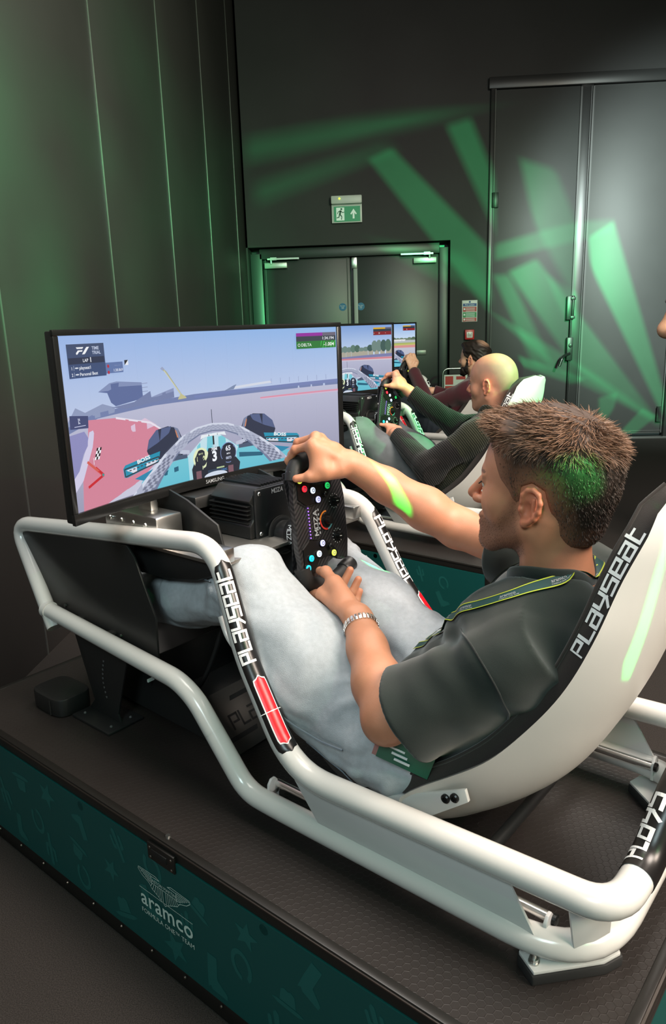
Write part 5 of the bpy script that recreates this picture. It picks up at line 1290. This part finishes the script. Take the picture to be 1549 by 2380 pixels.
def person(name, spec):
    t = empty(name); H = spec['head']; sh, el = spec['sh'], spec['el']; nk = np.array(spec['neck'])
    g = Field(); H.add(g, nk)
    g.rc((-.43, -.055, .20), (-.31, -.06, .40), .085, .085, .05).rc((-.43, .055, .20), (-.31, .06, .40), .085, .085, .05)
    ch = np.array(spec.get('chest', (-.285, 0, .45)))
    for s_ in (-1, 1): g.rc(ch+[0, s_*.05, 0], np.array(sh[0 if s_ < 0 else 1]), .066, .040, .04); g.rc(nk+[0, s_*.02, -.03], np.array(sh[0 if s_ < 0 else 1])+[0, 0, -.01], .036, .034, .02)
    g.rc(nk, ch, .058, .066, .03)
    for i in (0, 1):
        h_ = spec['hands'][i]; r = spec.get('arm_r', {}); arm(g, sh[i], el[i], h_['wrist'], **r); hand(g, h_['wrist'], h_['mcp'], h_['fing'], h_['thumb'], fk=h_.get('fk', 1.0), web=h_.get('web', True))
    V, Q = g.mesh(spec['h'])
    col = skin_colours(V, H, spec['skin'], beard=spec.get('stubble', 0), bald=spec.get('bald', 0), hairc=spec['hairc'])
    for i in (0, 1):        # warmer knuckles and finger tips
        hnd = spec['hands'][i]
        for p in list(hnd['mcp'])+[f[-1] for f in hnd['fing']]+[f[0] for f in hnd['fing']]+[hnd['thumb'][-1]]:
            w = np.clip(1-np.linalg.norm(V-p, axis=1)/.018, 0, 1)[:, None]*.55; col = col*(1-w)+np.asarray(spec['skin'])*[1.05, .70, .62]*w
    body = mk('body', V, Q, M_skin, t, True, col=col)
    eyes(H, t)
    return t, g, body
def torso(g, spec, fat=0.0):
    ch = np.array(spec.get('chest', (-.285, 0, .45))); sh = spec['sh']; nk = np.array(spec['neck'])
    for s_ in (-1, 1):
        g.rc((-.445, s_*.058, .205), (-.36, s_*.062, .29), .118+fat, .116+fat, .06); g.rc((-.36, s_*.062, .29), ch+[0, s_*.066, 0], .116+fat, .108, .06)
        S_ = np.array(sh[0 if s_ < 0 else 1]); g.rc(ch+[0, s_*.075, .0], S_, .098, .062, .05); g.rc(nk+[.0, s_*.045, .008], S_+[0, 0, .004], .052, .054, .045)
    return g
def trousers(t, seed, col, h, kneeL=(-.915, -.135, .458), kneeR=(-.945, .135, .448), ankle=((-1.40, -.115, .325), (-1.40, .115, .325)), m=None, fold=.0045, big=0.0, wide=0.0):
    g = Field()
    for s_ in (-1, 1): g.rc((-.455, s_*.062, .192), (-.52, s_*.085, .198), .122, .112, .05)
    for kn, an, s_ in ((kneeL, ankle[0], -1), (kneeR, ankle[1], 1)):
        wd = wide if s_ < 0 else 0.; hp_ = np.array((-.53, s_*(.100+wd*1.2), .215-wd*1.4)); kn = np.array(kn, float); an = np.array(an)
        g.chain([hp_, hp_*.45+kn*.55+[0, s_*wd*.6, -wd*1.4], kn], [.104+big+wd*.3, .090+big+wd, .077+big], .05); g.sph(kn+[-.005, 0, .004], .079+big, .04)
        g.chain([kn+[-.01, 0, -.012], kn*.55+an*.45+[0, 0, -.012], an], [.077+big, .076+big, .066+big], .03)
    wb = wobble(seed, (26, 44, 70), (fold, fold*.7, fold*.3)); w2 = wobble(seed+1, (20, 33), (.8, .6))
    def disp(P):
        hip = np.exp(-((P[:, 0]+.52)/.075)**2); kn = np.exp(-((P[:, 0]+.93)/.055)**2)*(P[:, 2] < .46); sh_ = np.exp(-((P[:, 0]+1.30)/.10)**2)
        ph = w2(P)*1.4; sx = np.sin(115*(P[:, 0]*.85-P[:, 2]*.35)+ph*2)
        fine = np.maximum(sx, -.25)*(hip*1.25+kn*1.1+sh_*.8)*fold*1.1
        side = np.maximum(np.sin(62*(P[:, 2]+.25*P[:, 0])+ph*1.5)+.3*np.sin(120*(P[:, 2]*.8-P[:, 1])+ph), -.4)*fold*.55
        return wb(P)*.55+fine+side
    V, Q = g.mesh(h, disp, fold*6)
    o = mk('jeans', V, Q, m, t, True)
    sh_ = MB()
    for i, an in enumerate(ankle):
        f = Field(); a = np.array(an, float); f.chain([a+[.02, 0, -.02], a+[-.06, 0, -.045], a+[-.15, 0, .06]], [.05, .045, .036], .03)
        v, q = f.mesh(.008); mk('shoe', v, q, mat('dark_shoe', (.02, .02, .02, 1), .6), t, True)
    return o, g
def shirt_mesh(t, g, h, seed, m, amp=.003, name='shirt', extra=None):
    wb = wobble(seed, (26, 44, 70), (amp, amp*.8, amp*.4))
    f = (lambda P: wb(P)+extra(P)) if extra else wb
    V, Q = g.mesh(h, f, amp*3+.012); g.disp = f; return mk(name, V, Q, m, t, True)
LS = 1
def lanyard(t, g, pts, label=True, w=.0105, dens=90):
    P = Path(pts, .012, step=.006); X, N_ = g.snap(P.X, .003); 
    for _ in range(6): X[1:-1] = .25*X[:-2]+.5*X[1:-1]+.25*X[2:]
    X, N_ = g.snap(X, .0035, 4)
    for _ in range(14): N_[1:-1] = .25*N_[:-2]+.5*N_[1:-1]+.25*N_[2:]
    N_ /= np.linalg.norm(N_, axis=1, keepdims=True)
    T = np.gradient(X, axis=0); T /= np.linalg.norm(T, axis=1, keepdims=True); S_ = np.cross(T, N_); S_ /= np.linalg.norm(S_, axis=1, keepdims=True); n = len(X)
    def rib(a, b, lift, nm, m, par):
        A, B = X+S_*a+N_*lift, X+S_*b+N_*lift; V = np.stack([A, B], 1).reshape(-1, 3)
        return mk(nm, V, np.array([(2*k, 2*k+1, 2*k+3, 2*k+2) for k in range(n-1)]), m, par, True)
    o = rib(-w, w, 0, 'lanyard', mat('lanyard_teal', (.004, .045, .045, 1), .6), t)
    M_y = mat('lanyard_yellow', (.42, .50, .03, 1), .6)
    for sg in (-1, 1): rib(sg*w, sg*w*.80, .0006, 'lanyard_edge', M_y, o)
    if label:
        s_ = np.r_[0, np.cumsum(np.linalg.norm(np.diff(X, axis=0), axis=1))]; mb = MB()
        at = lambda Y, q: np.array([np.interp(q, s_, Y[:, c]) for c in range(3)])
        for q0 in np.arange(.015, s_[-1]-.06, dens/1000):
            for txt, dq, sz, dv in (('aramco', 0, .0095, -.002), ('FORMULA ONE TEAM', -.001, .0035, -.0065)):
                v, f = font(txt, sz, .012); mb.add([at(X, q0+.03-dq-a)+at(S_, q0+.03-dq-a)*LS*(b+dv)+at(N_, q0+.03-dq-a)*.0009 for a, b in v], f)
        mb.build('lanyard_lettering', mat('grey_print', (.35, .36, .38, 1), .5), o, kind='stuff')
    return o, X, N_

# ---- the young driver
H1 = Head((-.297, -.018, .712), 1.08, yaw=-2, pitch=7)
S1 = dict(head=H1, neck=(-.268, -.005, .535), sh=[(-.278, -.168, .448), (-.305, .180, .500)], el=[(-.470, -.245, .322), (-.592, .205, .548)], hands=[LH, RH], h=.0024, skin=SKIN, stubble=.50, hairc=lin((46, 34, 27)), chest=(-.312, 0, .438), arm_r=dict(ru=.050, re=.044, rf=.047, rw=.031))
d1_, g1, b1 = person('person', S1)
tag(d1_, 'young driver with brown hair in green T-shirt and light jeans, gripping the nearest wheel', 'person')
M_tee = M_cloth('dark_green_tee', (.015, .022, .0195, 1))
sf = torso(Field(), S1)
sf.rc((-.46, -.05, .27), (-.515, -.045, .275), .088, .078, .05).rc((-.46, .05, .27), (-.515, .045, .275), .088, .078, .05)
for q in (-1, 1): sf.rc((-.215, q*.055, .515), (-.235, q*.085, .45), .045, .078, .04).rc((-.235, q*.085, .45), (-.30, q*.095, .30), .080, .078, .05)
for q in (-1, 1): sf.rc((-.355, q*.05, .405), (-.43, q*.045, .325), .088, .086, .06)
for s_, (a, b, q, r0, r1) in enumerate([(S1['sh'][0], S1['el'][0], .83, .064, .088), (S1['sh'][1], S1['el'][1], .62, .068, .074)]):
    a, b = np.array(a), np.array(b); sf.sleeve(a, a+(b-a)*q+np.array([0, 0, -.012]), r0, r1, .03, .006)
nk = np.array(S1['neck']); ax = (H1.w(-.026, 0, -.045)-nk); ax /= np.linalg.norm(ax)
sf.rc(nk-ax*.02+[-.010, 0, 0], nk+ax*.12+[-.010, 0, 0], .073, .076, .006, '-')
E0 = np.array(S1['el'][0]); S0 = np.array(S1['sh'][0]); sl = (E0-S0)/np.linalg.norm(E0-S0)
def drape(P):
    q = P-S0; a = q@sl; m = np.exp(-((a-.10)/.09)**2)*(P[:, 1] < -.09)
    c = np.exp(-((P[:, 0]+.42)/.08)**2)*np.exp(-((P[:, 2]-.26)/.07)**2)
    return .0026*np.sin(70*a+3*np.sin(20*P[:, 2]))*m+.005*np.sin(60*(P[:, 2]*.8-P[:, 0]*.6))*c+.0022*np.sin(48*(P[:, 0]+P[:, 2]*1.2)+2)*np.exp(-((P[:, 2]-.40)/.08)**2)*(P[:, 1] < 0)
tee = shirt_mesh(d1_, sf, .0042, 5, M_tee, .0022, 't_shirt', drape)
def collar(t, H, nk, ax, g, r, m, tk=.0055, tilt=(-.012, 0, 0), up=.0):
    e1 = np.cross(ax, [0, 1, 0]); e1 /= np.linalg.norm(e1); e2 = np.cross(ax, e1)
    V = []; n = 60
    for k in range(n):
        a = 2*PI*k/n; d = math.cos(a)*e1+math.sin(a)*e2; c = nk+np.array(tilt)+d*r
        lo_, hi_ = -.06, .10     # where the shirt ends along the neck direction
        for _ in range(22):
            mid_ = (lo_+hi_)/2
            if g.ev((c+ax*mid_+d*.008)[None])[0] < 0: lo_ = mid_
            else: hi_ = mid_
        V.append(c+ax*(lo_+up))
    V = np.array(V)
    for _ in range(4): V = .25*np.roll(V, 1, 0)+.5*V+.25*np.roll(V, -1, 0)
    mb = MB(); R_ = []
    for k in range(n):
        a = 2*PI*k/n; d = math.cos(a)*e1+math.sin(a)*e2
        for j in range(8): b = 2*PI*j/8; R_.append(V[k]+d*(math.cos(b)*tk*.7)+ax*(math.sin(b)*tk*1.9))
    mb.add(R_, [(k*8+j, k*8+(j+1) % 8, ((k+1) % n)*8+(j+1) % 8, ((k+1) % n)*8+j) for k in range(n) for j in range(8)])
    return mb.build('collar', m, t, smooth=True, angle=3)
collar(d1_, H1, nk, ax, sf, .0735, M_tee, .007, (-.010, 0, 0), .006)
# seams on the near sleeve and its hem
ring, _ = sf.snap(np.array(Path([(-.375, -.156, .481), (-.312, -.229, .490), (-.279, -.246, .469), (-.257, -.245, .438), (-.251, -.215, .389), (-.27, -.182, .336), (-.289, -.19, .317)], .03, step=.006).X), .0008)
tube('sleeve_seam', Path([tuple(p) for p in ring], 0), .0018, M_cloth('dark_seam', (.007, .010, .009, 1)), tee, n=6)
M_denim = mat('light_denim', (.40, .43, .46, 1), .85, spec=.2, noise=.07, nscale=90, bump=.5, bscale=700)
jn, jg = trousers(d1_, 11, None, .0046, (-.915, -.140, .448), (-.955, .150, .415), m=M_denim, fold=.0062, wide=.022)
M_stitch = mat('denim_seam', (.17, .20, .235, 1), .9)
def seam(pts, r=.0022):
    X, _ = jg.snap(np.array(Path(pts, .02, step=.01).X), .0045); tube('jeans_seam', Path([tuple(p) for p in X], 0), r, M_stitch, jn, n=6)
seam([(-.90, -.224, .392), (-.86, -.228, .355), (-.80, -.235, .315), (-.745, -.243, .275), (-.69, -.235, .24), (-.64, -.226, .222), (-.58, -.224, .215)])
seam([(-1.286, -.161, .411), (-1.146, -.175, .438), (-1.011, -.197, .459), (-.95, -.215, .470)], .0016)
seam([(-.70, -.225, .165), (-.64, -.23, .165), (-.585, -.225, .16), (-.575, -.22, .125)], .0014)
lan, lx, ln = lanyard(d1_, sf, [(-.200, .03, .578), (-.221, -.057, .575), (-.24, -.084, .576), (-.266, -.109, .570), (-.294, -.131, .556), (-.329, -.136, .534), (-.37, -.124, .50), (-.42, -.092, .455), (-.47, -.06, .405), (-.505, -.035, .36), (-.53, -.03, .31)])
lanyard(d1_, sf, [(-.200, .0, .580), (-.222, .085, .585), (-.300, .095, .552), (-.378, .07, .495), (-.455, .03, .41), (-.505, .0, .345)], False)
bd = MB().box((-.438, -.238, .252), (.10, .002, .06), Matrix.Rotation(.35, 3, 'Y') @ Matrix.Rotation(.35, 3, 'Z')).build('badge', mat('badge_green', (.01, .10, .06, 1), .4), d1_)
mb = MB()
for k in range(3): mb.box((-.452+.004*k, -.2450+.0012*k, .262-.012*k), (.030, .0022, .004), Matrix.Rotation(.35, 3, 'Y') @ Matrix.Rotation(.35, 3, 'Z'))
mb.build('badge_lettering', M_pw, bd, kind='stuff')
MB().box((-.480, -.2535, .268), (.022, .0022, .06), Matrix.Rotation(.35, 3, 'Y') @ Matrix.Rotation(.35, 3, 'Z')).build('badge_band', mat('badge_pink', (.35, .16, .15, 1), .4), bd)
# hair: cap plus locks
hg = hairfield(H1, 1.0, .008)
wbh = wobble(3, (75, 130, 210), (.0022, .0020, .0012))
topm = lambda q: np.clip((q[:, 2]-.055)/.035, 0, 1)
V, Q = hg.mesh(.0032, lambda P: wbh(P*np.array([.8, 1.2, 1.3]))*topm(H1.loc(P)), .008)
q = H1.loc(V); tm = topm(q)[:, None]; ed = np.clip(-HAIRLINE(q[:, [0, 2]])/.040-.05, 0, 1)[:, None]
low = np.clip((.035-q[:, 2])/.09, 0, 1)[:, None]
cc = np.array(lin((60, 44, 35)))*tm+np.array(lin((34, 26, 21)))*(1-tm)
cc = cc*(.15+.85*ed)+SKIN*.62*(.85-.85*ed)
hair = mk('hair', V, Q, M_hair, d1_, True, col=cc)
tri = V[Q]; ar = np.linalg.norm(np.cross(tri[:, 1]-tri[:, 0], tri[:, 3]-tri[:, 0]), axis=1)
R_ = np.random.default_rng(2); n_ = 26000; pick = R_.choice(len(Q), n_, p=ar/ar.sum()); bc = R_.random((n_, 2)); root = tri[pick, 0]*(1-bc[:, :1])*(1-bc[:, 1:])+tri[pick, 1]*bc[:, :1]*(1-bc[:, 1:])+tri[pick, 2]*bc[:, :1]*bc[:, 1:]+tri[pick, 3]*(1-bc[:, :1])*bc[:, 1:]
nr = np.cross(tri[:, 1]-tri[:, 0], tri[:, 3]-tri[:, 0]); nr /= np.linalg.norm(nr, axis=1, keepdims=True)+1e-9; nr = nr[pick]
cenh = H1.w(-.01, 0, .03); nr *= np.sign(((root-cenh)*nr).sum(1))[:, None]
ql = H1.loc(root); tw = topm(ql)
fw = 1/(1+np.exp(-(ql[:, 0]+.055)/.012))
flow = H1.F[None]*(fw*1.5-.75)[:, None]+H1.L[None]*(np.sign(ql[:, 1])*(.35+.5*(1-np.abs(fw*2-1)))+.5*np.sin(42*ql[:, 0]+25*ql[:, 2]+9*ql[:, 1]))[:, None]-H1.U[None]*.22
back = -H1.U[None]*.9-H1.F[None]*.35
dr = (flow*.9+nr*(.13+.12*np.sin(60*ql[:, :1]+40*ql[:, 1:2])))*tw[:, None]+(back*.8+nr*.20)*(1-tw)[:, None]+R_.normal(size=(n_, 3))*.16
ln_ = .021*tw+.0055*(1-tw); ln_ *= R_.uniform(.6, 1.25, n_)*np.clip(.3+(-HAIRLINE(ql[:, [0, 2]]))/.03, .3, 1)
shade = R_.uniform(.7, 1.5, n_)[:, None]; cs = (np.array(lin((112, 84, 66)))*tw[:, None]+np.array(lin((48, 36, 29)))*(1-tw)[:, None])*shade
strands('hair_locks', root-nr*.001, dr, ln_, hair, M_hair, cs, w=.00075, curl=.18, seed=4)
ql_ = H1.loc(V0 := np.array([v.co[:] for v in b1.data.vertices])); Qb = np.array([p.vertices[:] for p in b1.data.polygons])
ok_ = (BEARD(ql_[:, [0, 2]]) < -.003) & (np.abs(ql_) < .16).all(1); fb = Qb[ok_[Qb].all(1)]; pk = R_.integers(0, len(fb), 3600); w_ = R_.random((3600, 1)); rt = V0[fb[pk, 0]]*w_+V0[fb[pk, 2]]*(1-w_)
nb = np.cross(V0[fb[pk, 1]]-V0[fb[pk, 0]], V0[fb[pk, 3]]-V0[fb[pk, 0]]); nb /= np.linalg.norm(nb, axis=1, keepdims=True)+1e-9
nb *= np.sign(((rt-H1.w(.03, 0, -.06))*nb).sum(1))[:, None]
strands('beard_stubble', rt-nb*.0003, nb*.6-H1.U[None]*.7+R_.normal(size=(3600, 3))*.25, R_.uniform(.0015, .0034, 3600), b1, M_hair, np.repeat(np.array(lin((62, 44, 34)))[None], 3600, 0)*R_.uniform(.6, 1.4, (3600, 1)), w=.00020, seg=2, curl=.1, seed=6)
# wrist watch with a steel link bracelet
wr, elb = LH['wrist'], np.array(S1['el'][0]); axw = (elb-wr)/np.linalg.norm(elb-wr); wc = wr+axw*.030
e1 = np.cross(axw, [0, 0, 1]); e1 /= np.linalg.norm(e1); e2 = np.cross(axw, e1)
wt = empty('watch'); wt.parent = d1_
ringp, ringn = [], []
for k in range(26):
    d = math.cos(2*PI*k/26)*e1+math.sin(2*PI*k/26)*e2; lo_, hi_ = .01, .08
    for _ in range(20):
        m_ = (lo_+hi_)/2
        if g1.eval((wc+d*m_)[None])[0] < 0: lo_ = m_
        else: hi_ = m_
    ringp.append(wc+d*(lo_+.0018)); ringn.append(d)
for k in range(26):
    if k in (5, 6, 7, 8): continue
    tg = ringp[(k+1) % 26]-ringp[k-1]; tg /= np.linalg.norm(tg); Mx = Matrix([axw, tg, ringn[k]]).transposed()
    MB().box(ringp[k], (.0150, .0064, .0024), Mx).box(ringp[k]+ringn[k]*.0006, (.0060, .0066, .0026), Mx).build('watch_link', M_chrome, wt, bevel=.0004)
d = ringn[6]*.5+ringn[7]*.5; d /= np.linalg.norm(d); c = (ringp[6]+ringp[7])/2
MB().lathe(tuple(c), tuple(d), [(0, .018), (.006, .018), (.008, .016)], 28).build('watch_case', mat('steel_case', (.30, .24, .22, 1), .2, 1), wt, bevel=.0008)
d1_.matrix_world = RIGS[0]

# ---- the bald driver
SP2 = 66
H2 = Head((-.245, -.012, .722), 1.06, yaw=2, pitch=0)
S2 = dict(head=H2, neck=(-.245, 0, .555), sh=[(-.25, -.175, .495), (-.27, .175, .50)], el=[(-.445, -.245, .350), (-.56, .215, .475)], hands=[grip_hand(SP2, -1, (-.735, -.095, .470)), grip_hand(SP2, 1, (-.775, .085, .668))], h=.0036, skin=np.array(lin((208, 146, 120))), bald=.75, hairc=lin((132, 112, 98)))
d2_, g2, b2 = person('person', S2)
tag(d2_, 'bald driver in dark olive and black ribbed knitwear steering the middle simulator', 'person')
def ribbed(name, c):
    m = mat(name, c, .92, spec=.15, sheen=.2); nt = m.node_tree; N = nt.nodes; L = nt.links; b = N['Principled BSDF']
    tc = N.new('ShaderNodeTexCoord'); w = N.new('ShaderNodeTexWave'); w.inputs['Scale'].default_value = 42; w.bands_direction = 'DIAGONAL'; w.inputs['Distortion'].default_value = 1.5; L.new(tc.outputs['Object'], w.inputs['Vector'])
    bp = N.new('ShaderNodeBump'); bp.inputs['Strength'].default_value = .9; bp.inputs['Distance'].default_value = .003; L.new(w.outputs['Fac'], bp.inputs['Height']); L.new(bp.outputs['Normal'], b.inputs['Normal']); return m
M_olive = ribbed('olive_rib_knit', (.026, .027, .016, 1)); M_bknit = ribbed('black_rib_knit', (.012, .010, .010, 1))
def jumper(t, S_, g_, h, seed, m_body, m_arm, r0=.068, r1=.062, rc_=.045, ends=None, split=.42):
    f = torso(Field(), S_, .004); f.rc((-.46, -.05, .26), (-.50, -.045, .27), .088, .08, .05).rc((-.46, .05, .26), (-.50, .045, .27), .088, .08, .05)
    arms = []
    for i in (0, 1):
        a, b, c = (np.asarray(p, float) for p in (S_['sh'][i], S_['el'][i], S_['hands'][i]['wrist'])); p = a+(b-a)*split
        f.sleeve(a, p, r0, r0*.97, .03)
        k = Field(); k.rc(a*.2+p*.8, b, r0*.95, r1, .02); k.sph(b, r1*1.02, .02); k.sleeve(b, b+(c-b)*.93, r1, rc_, .02, .004); arms.append(k)
    nk = np.array(S_['neck']); ax = (S_['head'].w(-.026, 0, -.045)-nk); ax /= np.linalg.norm(ax)
    f.rc(nk-ax*.005, nk+ax*.12, .068, .072, .006, '-')
    o = shirt_mesh(t, f, h, seed, m_body, .0022, 'jumper')
    for k in arms: shirt_mesh(t, k, h, seed+1, m_arm, .0022, 'sleeve')
    return o, f, nk, ax
ju, jf, nk2, ax2 = jumper(d2_, S2, g2, .0065, 21, M_olive, M_bknit)
collar(d2_, H2, nk2, ax2, jf, .070, M_olive, .010, (0, 0, 0), .012)
M_gdenim = mat('grey_denim', (.13, .14, .15, 1), .9, spec=.2, noise=.3, nscale=8, bump=.3, bscale=900)
trousers(d2_, 31, None, .008, m=M_gdenim, fold=.003)
lanyard(d2_, jf, [(-.185, .0, .585), (-.20, -.07, .565), (-.27, -.09, .535), (-.36, -.07, .48), (-.44, -.03, .40)], False)
d2_.matrix_world = RIGS[1]

# ---- the bearded driver
SP3 = -68
H3 = Head((-.250, -.012, .726), 1.06, yaw=0, pitch=6)
S3 = dict(head=H3, neck=(-.235, 0, .555), sh=[(-.235, -.175, .495), (-.25, .175, .50)], el=[(-.53, -.205, .385), (-.50, .235, .40)], hands=[grip_hand(SP3, -1, (-.80, -.035, .650)), grip_hand(SP3, 1, (-.70, .085, .470))], h=.0042, skin=np.array(lin((206, 158, 132))), stubble=.6, hairc=lin((38, 28, 24)))
d3_, g3, b3 = person('person', S3)
tag(d3_, 'bearded dark-haired driver in maroon jumper with a black watch in the farthest simulator', 'person')
M_mar = M_cloth('maroon_jersey', (.060, .012, .018, 1))
ju3, jf3, nk3, ax3 = jumper(d3_, S3, g3, .0075, 41, M_mar, M_mar, .070, .058, .046)
collar(d3_, H3, nk3, ax3, jf3, .070, M_mar)
trousers(d3_, 51, None, .010, m=mat('navy_denim', (.02, .026, .034, 1), .9, spec=.2, noise=.2, nscale=8), fold=.003)
hg3 = hairfield(H3, 1.0, .004); V, Q = hg3.mesh(.0048, lambda P: wobble(9, (150, 230), (.0022, .0018))(P), .006)
q = H3.loc(V); thin = np.clip(1-np.linalg.norm((q-[-.055, 0, .115])*[1, 1, .8], axis=1)/.055, 0, 1)[:, None]
mk('hair', V, Q, M_hair, d3_, True, col=np.array(lin((34, 26, 22)))*(1-.75*thin)+S3['skin']*.75*thin)
bg = Field()
for c_, r_ in (((.078, 0, -.100), (.026, .030, .030)), ((.045, .042, -.082), (.036, .020, .030)), ((.045, -.042, -.082), (.036, .020, .030)), ((.018, .058, -.045), (.016, .012, .034)), ((.018, -.058, -.045), (.016, .012, .034)), ((.094, 0, -.054), (.008, .024, .006))):
    bg.ell(H3.w(*c_), np.array(r_)*H3.k, .02, '+', H3.R)
bg.rc(H3.w(.098, -.02, -.069), H3.w(.098, .02, -.069), .008, .008, .004, '-')
V, Q = bg.mesh(.0045, lambda P: wobble(8, (190, 300), (.002, .0014))(P), .005); mk('beard', V, Q, M_hair, d3_, True, col=np.repeat(np.array(lin((32, 25, 22)))[None], len(V), 0))
wr, elb = S3['hands'][0]['wrist'], np.array(S3['el'][0]); axw = (elb-wr)/np.linalg.norm(elb-wr)
MB().cyl(tuple(wr+axw*.02), tuple(wr+axw*.042), .036, .038, 20).build('watch', M_black, d3_, smooth=True)
d3_.matrix_world = RIGS[2]
# ------------------------------------------------------------------ a visitor standing at the right, only an elbow in view
HV = Head((.0, .0, 1.60), 1.0, yaw=0, pitch=0)
SV = dict(head=HV, neck=(.02, 0, 1.47), chest=(.02, 0, 1.27), sh=[(.02, -.185, 1.40), (.02, .185, 1.40)], el=[(.07, -.25, 1.205), (.07, .25, 1.205)], h=.0055, skin=np.array(lin((214, 160, 132))), hairc=lin((48, 36, 28)),
          hands=[dict(wrist=np.array((-.16, -.17, 1.14)), mcp=A3((-.24, -.13, 1.16), (-.245, -.125, 1.14), (-.24, -.125, 1.12), (-.23, -.13, 1.10)), fing=[A3((-.26, -.095, 1.16), (-.255, -.07, 1.16)), A3((-.27, -.09, 1.14), (-.26, -.06, 1.14)), A3((-.265, -.09, 1.12), (-.255, -.062, 1.12)), A3((-.25, -.095, 1.10), (-.245, -.07, 1.10))], thumb=A3((-.19, -.15, 1.17), (-.22, -.13, 1.185), (-.245, -.11, 1.19), (-.26, -.09, 1.185))),
                 dict(wrist=np.array((-.16, .17, 1.12)), mcp=A3((-.24, .13, 1.14), (-.245, .125, 1.12), (-.24, .125, 1.10), (-.23, .13, 1.08)), fing=[A3((-.26, .095, 1.14), (-.255, .07, 1.14)), A3((-.27, .09, 1.12), (-.26, .06, 1.12)), A3((-.265, .09, 1.10), (-.255, .062, 1.10)), A3((-.25, .095, 1.08), (-.245, .07, 1.08))], thumb=A3((-.19, .15, 1.15), (-.22, .13, 1.165), (-.245, .11, 1.17), (-.26, .09, 1.165)))])
vs = empty('person'); gv = Field(); HV.add(gv, np.array(SV['neck']))
gv.rc((.02, -.05, 1.0), (.02, -.06, 1.3), .09, .09, .05).rc((.02, .05, 1.0), (.02, .06, 1.3), .09, .09, .05).rc((.02, 0, 1.47), (.02, 0, 1.3), .055, .08, .04)
for i in (0, 1):
    gv.rc((.02, 0, 1.38), SV['sh'][i], .06, .045, .04); arm(gv, SV['sh'][i], SV['el'][i], SV['hands'][i]['wrist'], .048, .042, .044, .029); h_ = SV['hands'][i]; hand(gv, h_['wrist'], h_['mcp'], h_['fing'], h_['thumb'])
V, Q = gv.mesh(SV['h']); mk('body', V, Q, M_skin, vs, True, col=skin_colours(V, HV, SV['skin'], hairc=SV['hairc'])); eyes(HV, vs)
f = Field()
for s_ in (-1, 1):
    f.rc((.02, s_*.06, .98), (.02, s_*.07, 1.30), .125, .115, .06).rc((.02, s_*.04, 1.45), SV['sh'][0 if s_ < 0 else 1], .055, .068, .05); a, b = (np.array(SV[k][0 if s_ < 0 else 1]) for k in ('sh', 'el')); f.sleeve(a, a+(b-a)*.45, .070, .072, .03)
f.rc((.02, 0, 1.44), (-.0, 0, 1.60), .066, .07, .006, '-'); shirt_mesh(vs, f, .008, 61, M_cloth('black_polo', (.015, .015, .017, 1)), .002, 'shirt')
f = Field()
for s_ in (-1, 1): f.rc((.02, s_*.06, .96), (.02, s_*.085, .88), .125, .115, .06).chain([np.array((.02, s_*.09, .86)), np.array((.0, s_*.10, .48)), np.array((.03, s_*.10, .06))], [.10, .075, .065], .04)
V, Q = f.mesh(.010, wobble(4, (40, 80), (.003, .002)), .012); mk('trousers', V, Q, mat('black_trousers', (.014, .014, .016, 1), .9, spec=.2), vs, True)
for s_ in (-1, 1):
    f = Field(); f.chain([np.array((.04, s_*.10, .045)), np.array((-.06, s_*.11, .04)), np.array((-.14, s_*.115, .032))], [.045, .045, .034], .03); V, Q = f.mesh(.008); V[:, 2] = np.maximum(V[:, 2], 0); mk('shoe', V, Q, mat('dark_shoe', (.02, .02, .02, 1), .6), vs, True)
hv = hairfield(HV, 1.0, .006); V, Q = hv.mesh(.006); mk('hair', V, Q, M_hair, vs, True, col=np.repeat(np.array(SV['hairc'])[None], len(V), 0))
vs.matrix_world = Matrix.Translation((1.305, 3.06, 0)) @ Matrix.Scale(1.06, 4) @ Matrix.Rotation(math.radians(90), 4, 'Z')
tag(vs, 'standing visitor at the right picture edge of whom a bare elbow shows', 'person')
rig = make_rig(); ped = make_pedals(); spk = make_speaker(); base = make_base(); wh = make_wheel()
who = ['the young driver in the green T-shirt', 'the bald driver', 'the bearded driver in maroon']
pics = [(pic_main, 1.0), (pic_second, 1.0), (pic_third, 1.05)]
SPIN = [85.4, SP2, SP3]
for i in range(3):
    r_, p_, k_, b_, w_ = (rig, ped, spk, base, wh) if i == 0 else (dup(rig), dup(ped), dup(spk), dup(base), dup(wh))
    for o in (r_, p_, k_, b_): o.matrix_world = RIGS[i]
    w_.matrix_world = RIGS[i] @ wheel_m(SPIN[i])
    m_ = make_monitor(pics[i][0](), pics[i][1]); m_.matrix_world = RIGS[i]
    n_ = ['nearest', 'middle', 'farthest'][i]
    tag(r_, n_+' white tubular simulator frame with bucket seat holding '+who[i], 'simulator')
    tag(p_, 'black pedals at the feet of '+who[i], 'pedals')
    tag(k_, 'small black rounded box on the '+n_+' deck by the front leg', 'box')
    tag(b_, 'black finned wheel motor facing '+who[i], 'motor')
    tag(w_, ['black formula steering wheel gripped top and bottom by the young driver', 'black formula steering wheel held by the bald driver in knitwear', 'black formula steering wheel held by the bearded driver in maroon'][i], 'steering wheel')
    tag(m_, ['nearest and largest curved monitor showing time trial and crane', 'middle monitor showing trees, track and teal car', 'farthest narrow-looking monitor beside the double door'][i], 'monitor')
    for o, g_ in ((r_, 'simulator frames in the row'), (p_, 'pedal sets in the row'), (k_, 'boxes on the decks'), (b_, 'wheel motors in the row'), (w_, 'steering wheels in the row'), (m_, 'curved monitors in the row'), (STAGES[i], 'stage decks in the row')): o['group'] = g_
